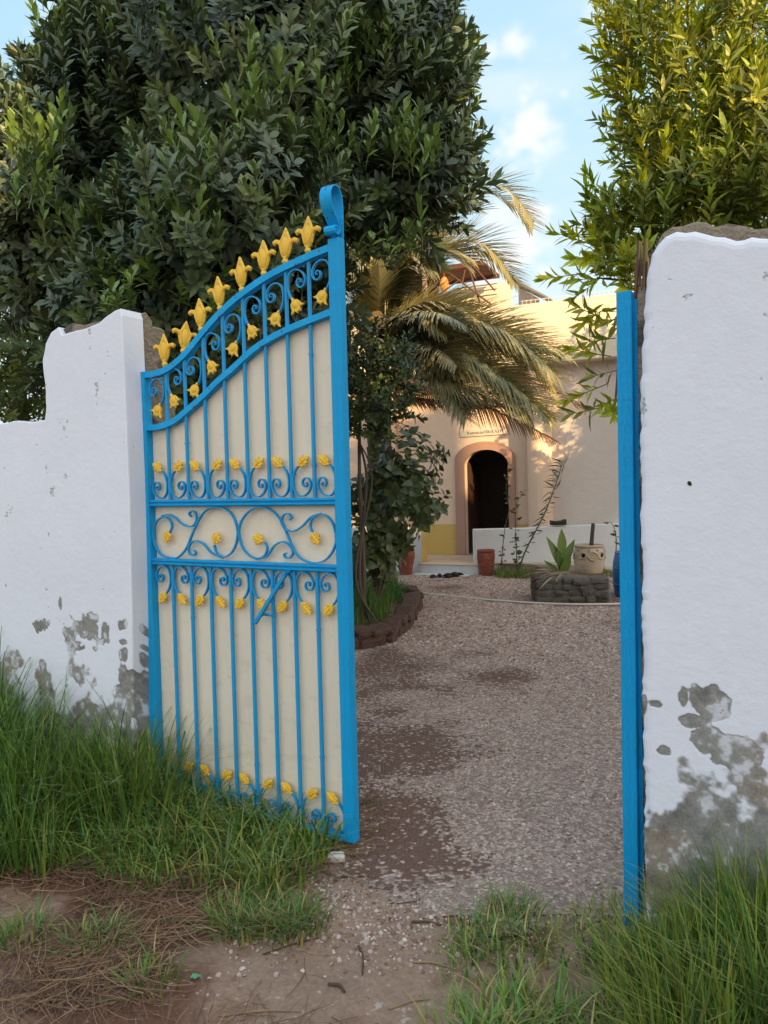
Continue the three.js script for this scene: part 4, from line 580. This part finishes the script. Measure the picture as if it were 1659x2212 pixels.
// ---------------------------------------------------------------- flower bed left of the path
{
  const rim = [[-0.95, -6.62], [-0.32, -6.98], [-0.08, -7.12], [0.13, -7.68], [0.24, -8.3], [0.28, -8.8], [0.36, -9.2], [0.30, -9.6], [0.02, -9.95], [-0.6, -10.15]];
  const g = thing('flower_bed', 'raised flower bed edged with dark red stones behind the gate', 'flower bed'), R = rngs(401), rocks = [0, 1, 2, 3, 4, 5, 6].map((k) => rock(1, 1, 1, 60 + k, 2));
  const bedPts = [...rim, [-3.2, -10.4], [-3.2, -7.2], [-1.6, -6.6]].map(([x, z]) => [x - 0.06, -z]);
  part('bed_soil', boxUV(extrude(bedPts, 0.13).rotateX(-Math.PI / 2)), mat(RGB(0.6, 0.55, 0.55), 1, { map: soilTex }), g, [0, 0.0, 0]);
  const c = new THREE.CatmullRomCurve3(rim.map(([x, z]) => V(x, 0, z))), L = c.getLength();
  for (const [y, h] of [[0.05, 0.12], [0.145, 0.09]]) { let s = R() * 0.1; while (s < L) { const w = 0.13 + R() * 0.16, p = c.getPointAt(Math.min(1, s / L)), t = c.getTangentAt(Math.min(1, s / L)); const o = part('stone', rocks[Math.floor(R() * 7)], redStone, g, [p.x, y + (R() - 0.5) * 0.03, p.z], [R() * 0.4, Math.atan2(-t.z, t.x) + (R() - 0.5) * 0.3, (R() - 0.5) * 0.4]); o.scale.set(w * 0.58, h * (0.5 + R() * 0.25), 0.075 + R() * 0.03); s += w * (y > 0.1 ? 1.3 : 0.95); } }
  const tg = tuftGeo(20, 0.34, 0.014, 0.1, 15, [...GREEN, GREEN[0], [0.09, 0.10, 0.03]]), list = [];
  const inner = bedPts.map(([x, z]) => [x - 0.02, -z]);
  for (let k = 0; k < 2600 && list.length < 520; k++) { const x = -1.6 + R() * 1.9, z = -10.0 + R() * 3.4; if (inside([x + 0.12, z], inner)) list.push([put(x, z, 0.4 + 0.8 * R(), R, 0.13), RGB(0.7 + 0.4 * R(), 0.75 + 0.4 * R(), 0.8)]); }
  tag(scatter('grass', tg, bladeMat, list), 'dense green weeds growing inside the raised flower bed', 'weeds');
}
{ // weeds at the foot of the low wall and fallen fronds by the plinth
  const R = rngs(411), tg = tuftGeo(14, 0.16, 0.012, 0.07, 16, [...GREEN, ...OLIVE]), list = [];
  for (let k = 0; k < 210; k++) { const x = 1.72 + R() * 1.9, z = -11.6 - R() * 0.75 - 0.0 * x; list.push([put(x, z, (0.4 + 0.7 * R()) * (x < 2.3 ? 1.25 : 0.8), R), RGB(0.8 + 0.4 * R(), 0.8 + 0.3 * R(), 0.8)]); }
  tag(scatter('weeds', tg, bladeMat, list), 'low green weeds along the foot of the long low wall', 'weeds');
  const g = thing('dry_fronds', 'dry brown palm leaf strips heaped on the plinth left of the planter', 'debris'), lf = [[0.26, 0.19, 0.12], [0.16, 0.11, 0.07], [0.38, 0.32, 0.24]].map((c) => oneLeaf(0.42, 0.026, c, LANCE, 0.4, 0.28, 5));
  for (let k = 0; k < 26; k++) { const o = part('leaf_strip', lf[k % 3], LMsoft, g); frame(V(2.28 - R() * 0.25, 0.325 + R() * 0.03, -9.38 - R() * 0.35), V(-0.8 + R() * 0.7, 0.16 - R() * 0.22, 0.5 - R() * 0.7), 1.4 + R(), 0.7 + R() * 0.5).decompose(o.position, o.quaternion, o.scale); }
}

// ---------------------------------------------------------------- trees and shrubs
function sprigGeo(n, stemL, L, W, prof, seed, col, o = {}) {
  const R = rngs(seed), b = new MB(), tip = V(o.lean ?? 0.02, stemL, 0), t0 = o.t0 ?? 0.2;
  stick(b, V(0, 0, 0), V(tip.x * 0.4, stemL * 0.5, 0), 0.0035, o.stem ?? [0.09, 0.075, 0.05]); stick(b, V(tip.x * 0.4, stemL * 0.5, 0), tip, 0.0025, o.stem ?? [0.09, 0.085, 0.05]);
  for (let k = 0; k < n; k++) {
    const t = t0 + (1 - t0) * (k / (n - 1)), a = k * 2.3999 + R() * 0.5, tilt = lerp(o.low ?? 1.25, o.top ?? 0.4, Math.pow(t, 1.6)) + (R() - 0.5) * 0.3, d = V(Math.cos(a) * Math.sin(tilt), Math.cos(tilt), Math.sin(a) * Math.sin(tilt)), p = V(tip.x * t, stemL * t, 0), l = L * (0.72 + 0.4 * R()) * (t > 0.92 ? 0.75 : 1);
    const side = Y.clone().cross(d).normalize(), nrm = d.clone().cross(side).multiplyScalar(-1); const M = new THREE.Matrix4().makeBasis(side.clone().multiplyScalar(-1), d, nrm.y < 0 ? nrm.multiplyScalar(-1) : nrm); M.setPosition(p);
    leafInto(b, M, l, W * (0.8 + 0.4 * R()), hue(R, t > 0.85 && o.tipCol ? o.tipCol : col, 0.45), prof, o.fold ?? 0.22, (o.curl ?? 0.18) * (0.4 + R()), o.rows ?? 3);
  }
  return b.geo();
}
function crown(tree, geos, lobes, count, seed, o = {}) {
  const R = rngs(seed), lists = geos.map(() => []), tot = lobes.reduce((s, l) => s + Math.pow(l[3], 1.8), 0);
  for (const [cx, cy, d, r, sq] of lobes) {
    const c = at(cx, cy, d), n = Math.round(count * Math.pow(r, 1.8) / tot);
    for (let k = 0; k < n; k++) {
      let u = R() * 2 - 1, a = R() * 6.283, q = Math.sqrt(1 - u * u), dir = V(q * Math.cos(a), u, q * Math.sin(a));
      if (dir.z < -0.25 && R() < 0.62) { dir.z *= -1; }
      const lump = 1 + (o.lump ?? 0.4) * (fbm(dir.x * 2.4 + cx * 0.01 + 20, dir.y * 2.4 + dir.z * 1.9 + 20, 3, seed + Math.round(cx)) - 0.5) * 2, rr = r * lump * (R() < 0.75 ? 0.84 + 0.18 * R() : 0.45 + 0.4 * R());
      const p = c.clone().add(V(dir.x, dir.y * (sq ?? 0.92), dir.z).multiplyScalar(rr)), up = dir.clone().multiplyScalar(o.out ?? 0.75).add(V(0, o.up ?? 0.55, 0)).add(V(R() - 0.5, R() - 0.5, R() - 0.5).multiplyScalar(0.7));
      if (o.keep && !o.keep(p)) continue;
      const i = Math.floor(R() * geos.length), cl = fbm(p.x * 1.5 + 30, p.y * 1.5 + p.z + 30, 2, 99), k2 = (0.72 + 0.5 * R()) * (0.72 + 0.62 * cl), w = (R() - 0.5) * 0.16 + (cl - 0.5) * 0.25;
      lists[i].push([frame(p, up, R() * 6.28, (o.size ?? 1) * (0.75 + 0.5 * R())), RGB(k2 * (1 + w), k2, k2 * (1 - w * 0.8))]);
    }
  }
  geos.forEach((g, i) => scatter('crown', g, o.mat ?? LM, lists[i], tree));
}
{
  const t = thing('leafy_tree', 'huge dark green broad leaved tree rising behind the gate and left wall', 'tree');
  const DG = [0.105, 0.15, 0.072];
  const geos = [sprigGeo(15, 0.22, 0.118, 0.042, OBOV, 1, DG), sprigGeo(13, 0.16, 0.112, 0.045, OBOV, 2, [0.085, 0.125, 0.072], { low: 1.45, top: 0.7 }), sprigGeo(17, 0.27, 0.108, 0.036, OBOV, 3, [0.115, 0.155, 0.062], { low: 1.0, top: 0.25, tipCol: [0.12, 0.17, 0.05] })];
  const lobes = [[560, 240, 6.6, 1.45], [240, 500, 6.6, 1.08], [390, 100, 7.0, 0.9], [240, 190, 6.9, 0.4], [815, 320, 6.2, 0.62], [770, 80, 6.6, 0.75], [470, 560, 5.4, 0.78], [850, 430, 5.9, 0.36], [160, 540, 6.4, 0.7], [620, 610, 5.9, 0.4], [340, 720, 5.6, 0.55], [270, 800, 6.0, 0.5], [440, 730, 5.7, 0.5], [850, 180, 6.3, 0.5], [70, 300, 6.5, 0.35], [905, 390, 6.1, 0.32], [500, -40, 7.2, 0.9]];
  crown(t, geos, lobes, 6200, 51, { lump: 0.62, keep: (p) => p.y < 6.1 });
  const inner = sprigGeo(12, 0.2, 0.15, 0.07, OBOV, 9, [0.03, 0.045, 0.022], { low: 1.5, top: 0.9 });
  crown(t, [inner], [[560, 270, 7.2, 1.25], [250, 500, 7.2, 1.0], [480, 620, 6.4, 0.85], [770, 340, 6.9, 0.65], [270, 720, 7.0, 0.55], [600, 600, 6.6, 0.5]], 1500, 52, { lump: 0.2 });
  // trunk and limbs
  const b0 = at(430, 1500, 6.9); b0.y = 0;
  const tk = part('trunk', taperTube([[b0.x, -0.1, b0.z], [b0.x + 0.05, 0.9, b0.z], [b0.x - 0.04, 1.9, b0.z + 0.05], [b0.x + 0.05, 2.8, b0.z]], 0.2, 0.13, 18, 12, 0.15, 5), bark, t);
  for (const [x, y, d] of [[600, 230, 6.6], [180, 330, 6.6], [860, 330, 6.3], [470, 520, 5.6], [340, 60, 7.0], [160, 560, 6.4], [780, 60, 6.8]]) { const p = at(x, y, d); part('limb', taperTube([[b0.x, 2.2, b0.z], [lerp(b0.x, p.x, 0.35), lerp(2.4, p.y, 0.5), lerp(b0.z, p.z, 0.3)], [p.x, p.y, p.z]], 0.09, 0.02, 14, 8, 0.2, 6), bark, t); }
  // fresh shoots, standing out bright from the dark crown
  const R = rngs(61), sg = [sprigGeo(11, 0.24, 0.105, 0.036, OBOV, 21, [0.20, 0.31, 0.06], { low: 0.75, top: 0.12, stem: [0.16, 0.2, 0.06] }), sprigGeo(12, 0.20, 0.10, 0.034, OBOV, 22, [0.15, 0.225, 0.06], { low: 0.95, top: 0.2, stem: [0.14, 0.17, 0.06] }), sprigGeo(9, 0.13, 0.10, 0.04, OBOV, 23, [0.21, 0.31, 0.06], { low: 1.2, top: 0.5 })];
  const spots = []; for (const [cx, cy, d, sx, sy, n] of [[410, 400, 4.75, 85, 75, 26], [420, 520, 4.7, 110, 60, 22], [60, 400, 5.15, 70, 90, 18], [120, 330, 5.2, 60, 60, 8], [320, 60, 5.7, 140, 60, 14], [130, 60, 5.9, 90, 80, 12], [540, 290, 4.9, 60, 60, 8], [780, 120, 5.75, 150, 100, 24], [900, 380, 5.6, 70, 80, 14], [700, 330, 5.3, 120, 80, 16], [200, 520, 5.3, 140, 80, 16], [300, 640, 4.95, 140, 50, 14], [250, 690, 4.8, 60, 25, 7], [450, 690, 4.85, 80, 50, 10], [620, 560, 5.2, 90, 50, 8], [850, 560, 5.45, 90, 40, 10], [560, 180, 5.0, 120, 80, 10]]) for (let k = 0; k < n; k++) spots.push([cx + (R() + R() - 1) * sx, cy + (R() + R() - 1) * sy, d - 0.32 + R() * 0.25]);
  spots.forEach(([x, y, d], k) => { const o = part('leafy_shoot', sg[y > 560 ? 2 : k % 2], LM, t); frame(at(x, y, d), V((R() - 0.5) * 0.7, 1, 0.25 + (R() - 0.5) * 0.6), R() * 6.28, 0.8 + 0.45 * R()).decompose(o.position, o.quaternion, o.scale); });
}
{ // paler tree far left, catching the sun
  const t = thing('background_tree', 'smaller leaved tree behind the left wall with sunlit yellow leaves', 'tree');
  const g = [sprigGeo(14, 0.2, 0.075, 0.03, OVATE, 31, [0.20, 0.24, 0.02]), sprigGeo(12, 0.18, 0.07, 0.03, OVATE, 32, [0.11, 0.15, 0.03])];
  crown(t, g, [[20, 690, 8.4, 1.0], [60, 850, 8.0, 0.8], [-60, 500, 9.4, 0.8], [190, 930, 8.4, 0.7], [360, 900, 8.6, 0.8]], 1900, 53, { lump: 0.4 });
  const b = at(20, 900, 8.6); part('trunk', taperTube([[b.x, -0.1, b.z], [b.x + 0.1, 1.8, b.z], [b.x, 4.5, b.z - 0.3]], 0.13, 0.05, 16, 10, 0.2, 3), bark, t);
}
{
  const t = thing('narrow_leaved_tree', 'airy tree with narrow yellow green leaves above the right wall', 'tree');
  const c1 = [0.33, 0.38, 0.015], g = [sprigGeo(13, 0.2, 0.115, 0.027, LANCE, 41, c1, { low: 1.1, top: 0.35, stem: [0.12, 0.1, 0.06] }), sprigGeo(11, 0.16, 0.12, 0.026, LANCE, 42, [0.21, 0.26, 0.025], { low: 1.35, top: 0.5 }), sprigGeo(15, 0.24, 0.11, 0.027, LANCE, 43, [0.42, 0.45, 0.015], { low: 0.95, top: 0.2 })];
  crown(t, g, [[1600, 160, 5.0, 0.86], [1430, 90, 5.0, 0.36], [1480, 290, 4.8, 0.36], [1680, 440, 4.6, 0.66], [1440, 470, 4.6, 0.28], [1330, 520, 4.6, 0.17], [1420, 560, 4.5, 0.22], [1340, 470, 4.6, 0.13], [1370, 610, 4.5, 0.16], [1540, 470, 4.6, 0.36], [1390, 170, 5.0, 0.2], [1380, 330, 4.9, 0.12], [1560, 330, 4.8, 0.45]], 1400, 54, { lump: 0.7, size: 0.92, out: 0.6, up: 0.75, mat: leafMat(0.5, 0.45) });
  crown(t, g, [[1800, 180, 5.2, 0.6], [1800, 420, 5, 0.6]], 500, 55, { lump: 0.4, mat: leafMat(0.5, 0.38) });
  const R = rngs(71);
  for (const [x, y, d] of [[1335, 690, 4.5], [1310, 665, 4.5], [1285, 680, 4.5], [1265, 590, 4.5], [1320, 600, 4.5], [1290, 610, 4.5], [1330, 730, 4.5], [1320, 770, 4.5], [1335, 800, 4.5], [1310, 830, 4.5], [1330, 860, 4.5], [1300, 880, 4.5], [1330, 900, 4.5], [1300, 560, 4.5], [1345, 640, 4.5], [1365, 560, 4.5]]) { const o = part('leafy_shoot', g[Math.floor(R() * 3)], LM, t); frame(at(x, y, d), V(-0.9 + R() * 0.9, -0.35 + R() * 0.5, R() - 0.3), R() * 6, 0.75 + 0.4 * R()).decompose(o.position, o.quaternion, o.scale); }
  const b = at(1560, 900, 5.0), tip = at(1600, 150, 5.0);
  part('trunk', taperTube([[b.x, -0.1, b.z], [b.x - 0.05, 1.4, b.z], [b.x, 2.6, b.z], [tip.x, tip.y, tip.z]], 0.085, 0.02, 20, 9, 0.2, 2), bark, t);
  for (const P of [[[1440, 700, 4.9], [1380, 480, 4.7], [1350, 470, 4.6]], [[1480, 640, 4.9], [1460, 470, 4.7], [1430, 120, 5.0]], [[1560, 560, 5], [1620, 460, 4.7], [1690, 420, 4.6]], [[1500, 760, 4.9], [1400, 620, 4.6], [1290, 600, 4.5]], [[1500, 760, 4.9], [1360, 700, 4.5], [1325, 900, 4.5]]]) part('limb', taperTube(P.map((p) => at(...p).toArray()), 0.018, 0.005, 14, 6, 0.2, 4), bark, t);
}
{ // tree inside the yard whose leaves dapple the front of the house
  const t = thing('garden_tree', 'slender leafy tree inside the yard behind the right wall', 'tree'), g = [sprigGeo(12, 0.2, 0.10, 0.045, OVATE, 44, [0.09, 0.12, 0.03]), sprigGeo(10, 0.16, 0.09, 0.04, OVATE, 45, [0.08, 0.12, 0.035])];
  crown(t, g, [[1636, 646, 10.0, 0.62], [1620, 740, 9.9, 0.55], [1640, 560, 9.9, 0.5], [1650, 830, 9.8, 0.4]], 330, 56, { lump: 0.3 });
  const b = at(1640, 900, 10.0), p = at(1636, 600, 10.0); part('trunk', taperTube([[b.x, -0.1, b.z], [b.x + 0.05, 1.5, b.z], [p.x, p.y, p.z]], 0.06, 0.015, 14, 8, 0.2, 4), bark, t);
}
{ // bare sticks behind the right pier
  const g = thing('reed_bundle', 'bundle of bare brown stems between the gate post and right wall', 'stems'), R = rngs(81), m = [mat(RGB(0.14, 0.075, 0.045), 0.9), mat(RGB(0.07, 0.04, 0.03), 0.9), mat(RGB(0.28, 0.19, 0.09), 0.9)];
  for (let k = 0; k < 16; k++) { const x = 1366 + R() * 42, top = 500 + R() * 120, p0 = at(x - 6, 900, 3.25 + R() * 0.2), p1 = at(x + R() * 14, top, 3.2 + R() * 0.2); part('stem', taperTube([[p0.x, p0.y, p0.z], [(p0.x + p1.x) / 2, (p0.y + p1.y) / 2, p0.z], [p1.x, p1.y, p1.z]], 0.009, 0.005, 8, 6, 0.3, k), m[k % 3], g); }
}
{ // palm
  const t = thing('date_palm', 'date palm with drooping feather fronds in front of the house', 'palm');
  const frond = (B, C, T, seed, col, L = 0.6, dry = 0) => {
    const R = rngs(seed), b = new MB(), cv = new THREE.QuadraticBezierCurve3(at(...B), at(...C), at(...T)), N = 84;
    for (let k = 0; k < 16; k++) stick(b, cv.getPointAt(k / 16), cv.getPointAt((k + 1) / 16), lerp(0.014, 0.003, k / 16), [0.24, 0.22, 0.09]);
    for (let k = 6; k <= N; k++) {
      const s = k / N, p = cv.getPointAt(s), tg = cv.getTangentAt(s), side = tg.clone().cross(V(0.1, 0.62, 0.78)).normalize(), up = side.clone().cross(tg).normalize(), l = L * (0.35 + 0.65 * Math.sin(Math.PI * Math.min(1, 0.18 + s * 0.8))) * (0.85 + 0.3 * R());
      for (const q of [-1, 1]) {
        const d = tg.clone().multiplyScalar(0.62 + 0.45 * s).addScaledVector(side, q * (0.95 - 0.35 * s)).addScaledVector(up, 0.35 - dry * 0.8 + (R() - 0.5) * 0.35).normalize(), n = d.clone().cross(Y).normalize(), c = hue(R, col, 0.4), w = 0.0125; let prev;
        for (let i = 0; i <= 3; i++) { const u = i / 3, pp = p.clone().addScaledVector(d, l * u).add(V(0, -(0.10 + dry * 0.25) * l * u * u, 0)), ww = w * (1 - Math.pow(u, 2) * 0.93), row = [b.v(pp.x - n.x * ww, pp.y - n.y * ww, pp.z - n.z * ww, c), b.v(pp.x, pp.y - ww * 0.5, pp.z, c), b.v(pp.x + n.x * ww, pp.y + n.y * ww, pp.z + n.z * ww, c)]; if (prev) for (let m = 0; m < 2; m++) b.i.push(prev[m], prev[m + 1], row[m], prev[m + 1], row[m + 1], row[m]); prev = row; }
      }
    }
    part('frond', b.geo(), LMsoft, t);
  };
  const G = [0.24, 0.24, 0.12], G2 = [0.33, 0.295, 0.12], D = [0.36, 0.20, 0.09];
  [[[814, 700, 10.2], [1000, 270, 10], [1145, 490, 9.6], G2], [[814, 700, 10.2], [1000, 400, 9.8], [1105, 600, 9.3], G2], [[820, 700, 10.2], [960, 690, 9.7], [1150, 770, 9.2], G], [[820, 710, 10.2], [1010, 645, 9.6], [1225, 765, 9.1], G2], [[820, 720, 10.1], [1020, 600, 9.3], [1205, 815, 8.8], G], [[825, 740, 10], [1000, 690, 9.2], [1195, 900, 8.8], G], [[825, 810, 9.9], [990, 700, 9.1], [1190, 900, 8.7], G2], [[830, 760, 10], [1030, 740, 9.1], [1262, 885, 9.2], D, 0.36, 0.5],
    [[820, 700, 10.2], [760, 560, 10], [690, 650, 9.6], G2], [[814, 700, 10.2], [800, 530, 10], [765, 520, 9.9], G2], [[814, 700, 10.2], [880, 520, 10.5], [965, 530, 10.8], G2], [[820, 730, 10.1], [930, 740, 9.2], [1015, 880, 8.9], G], [[820, 730, 10.1], [940, 810, 9.2], [1125, 890, 8.8], G], [[814, 700, 10.2], [900, 660, 11.0], [1040, 760, 11.2], G2], [[814, 700, 10.2], [700, 600, 10], [610, 760, 9.8], G], [[814, 700, 10.2], [865, 430, 10.2], [1000, 445, 9.9], G2], [[820, 760, 10], [900, 720, 9.5], [960, 800, 9.0], G2], [[825, 830, 9.9], [960, 820, 9.3], [1195, 950, 8.9], D, 0.3, 0.7], [[820, 760, 10.2], [980, 700, 10.4], [1120, 760, 10.4], G], [[820, 740, 10.2], [1000, 690, 10.1], [1170, 780, 10.0], G2], [[814, 720, 10.2], [760, 620, 10.6], [730, 820, 10.8], G], [[820, 720, 10.2], [950, 690, 10.6], [1080, 840, 10.6], G], [[830, 850, 10], [980, 880, 9.6], [1100, 860, 9.4], G2, 0.34]]
    .concat([[[814, 690, 10.2], [850, 500, 10], [930, 580, 9.6], G2], [[814, 690, 10.2], [780, 480, 9.8], [740, 600, 9.5], G2], [[814, 690, 10.2], [900, 480, 9.7], [1020, 560, 9.4], G2], [[820, 720, 10.1], [920, 600, 9.5], [1030, 690, 9.2], G2], [[820, 720, 10.1], [880, 640, 9.4], [960, 720, 9.0], G2]])
    .forEach(([B, C, T, c, L, dry], k) => { frond(B, C, T, 500 + k, c, L, dry); if (!dry) { const r = rngs(900 + k), j = (p, a) => [p[0] + (r() - 0.5) * a, p[1] + (r() - 0.5) * a, p[2] + (r() - 0.5) * 0.8]; frond(B, j(C, 70), j(T, 90), 700 + k, k % 2 ? G : G2, L, 0.1); } });
  const c0 = at(814, 720, 10.2), tr = [];
  for (let k = 0; k < 15; k++) tr.push(new THREE.CylinderGeometry(0.19 - 0.002 * k, 0.155, 0.24, 12).translate(c0.x, 0.1 + k * 0.22, c0.z));
  part('trunk', merge(tr), bark, t);
  part('crown_heart', new THREE.SphereGeometry(0.24, 14, 10).scale(1, 1.3, 1).translate(c0.x, c0.y, c0.z), mat(RGB(0.13, 0.09, 0.05), 0.95), t);
}
{ // shrubs by the gate
  const s1 = thing('climbing_shrub', 'dark small leaved shrub with a bare trunk right of the gate leaf', 'shrub');
  const g1 = [sprigGeo(12, 0.17, 0.075, 0.032, OVATE, 61, [0.07, 0.11, 0.035]), sprigGeo(11, 0.14, 0.07, 0.032, OVATE, 62, [0.09, 0.14, 0.04], { tipCol: [0.13, 0.18, 0.04] })];
  crown(s1, g1, [[795, 790, 7.6, 0.3], [845, 780, 7.5, 0.17], [790, 850, 7.4, 0.32], [860, 800, 7.5, 0.2], [770, 900, 7.4, 0.26], [850, 880, 7.6, 0.16], [800, 930, 7.5, 0.2]], 270, 63, { lump: 0.45 });
  const q0 = at(790, 1300, 7.5), q1 = at(776, 1000, 7.5), q2 = at(800, 760, 7.5);
  for (const [dx, r] of [[-0.03, 0.026], [0.035, 0.018], [0.09, 0.012]]) part('trunk', taperTube([[q0.x + dx * 1.5, 0.1, q0.z], [q0.x - dx * 0.6 - 0.03, 0.55, q0.z + dx], [q1.x + dx + 0.03, q1.y - 0.1, q1.z], [q1.x - dx * 0.5, q1.y + 0.4, q1.z + dx], [q2.x + dx * 2, q2.y, q2.z]], r, r * 0.5, 26, 7, 0.45, 7), bark, s1);
  const s2 = thing('broad_leaved_shrub', 'lower shrub with broad dark leaves in front of the pink wall', 'shrub');
  const g2 = [sprigGeo(9, 0.2, 0.125, 0.075, OVATE, 64, [0.085, 0.12, 0.035], { low: 1.5, top: 0.8, curl: 0.35 }), sprigGeo(8, 0.17, 0.115, 0.07, OVATE, 65, [0.07, 0.105, 0.034], { low: 1.7, top: 1.0, curl: 0.4 })];
  crown(s2, g2, [[880, 1000, 8.2, 0.2], [885, 1060, 8.1, 0.24], [860, 1110, 8.1, 0.24], [920, 1100, 8.0, 0.13], [830, 1050, 8.2, 0.2], [790, 1160, 8.1, 0.2], [800, 1215, 8.1, 0.13], [780, 1060, 8.2, 0.16], [790, 1220, 8, 0.2]], 170, 66, { lump: 0.4, up: 0.3 });
  const w0 = at(815, 1330, 8.1);
  for (const [x, y] of [[880, 1010], [840, 1080], [800, 1040], [920, 1100], [770, 1080]]) { const p = at(x, y, 8.1); part('stem', taperTube([[w0.x, 0.15, w0.z], [lerp(w0.x, p.x, 0.3), lerp(0.2, p.y, 0.5), w0.z], [p.x, p.y, p.z]], 0.02, 0.008, 12, 6, 0.2, 3), bark, s2); }
}

// ---------------------------------------------------------------- houses across the lane, behind the viewer, whose shade lies over the gate
{
  const g = thing('neighbour_house', 'tall plain cream house across the lane that shades the gate', 'house');
  g.rotation.y = Math.atan2(0.48, 0.877);
  // local x = across the sun, local -z = away from it
  const face = mat(RGB(0.45, 0.40, 0.34), 0.9), wn = mat(RGB(0.05, 0.06, 0.07), 0.2), T = 22;
  part('tall_block', box(0.56, 3.45, 0, 14.9, T, T + 8), face, g);
  part('middle_block', box(3.45, 6.6, 0, 10.9, T + 0.01, T + 8), face, g);
  part('end_block', box(6.6, 8.0, 0, 13.4, T + 0.03, T + 8), face, g);
  part('link_block', box(8.0, 9.05, 0, 11.7, T + 0.05, T + 8), face, g);
  part('far_block', box(9.05, 16, 0, 13.4, T + 0.03, T + 8), face, g);
  part('low_block', box(-9, 0.56, 0, 12.2, T + 0.02, T + 8), face, g);
  for (let i = 0; i < 7; i++) for (let j = 0; j < 4; j++) part('window', box(-7.6 + i * 3, -6.6 + i * 3, 1.2 + j * 2.8, 2.5 + j * 2.8, T - 0.04, T - 0.001), wn, g);
}
renderer.render(scene, camera);
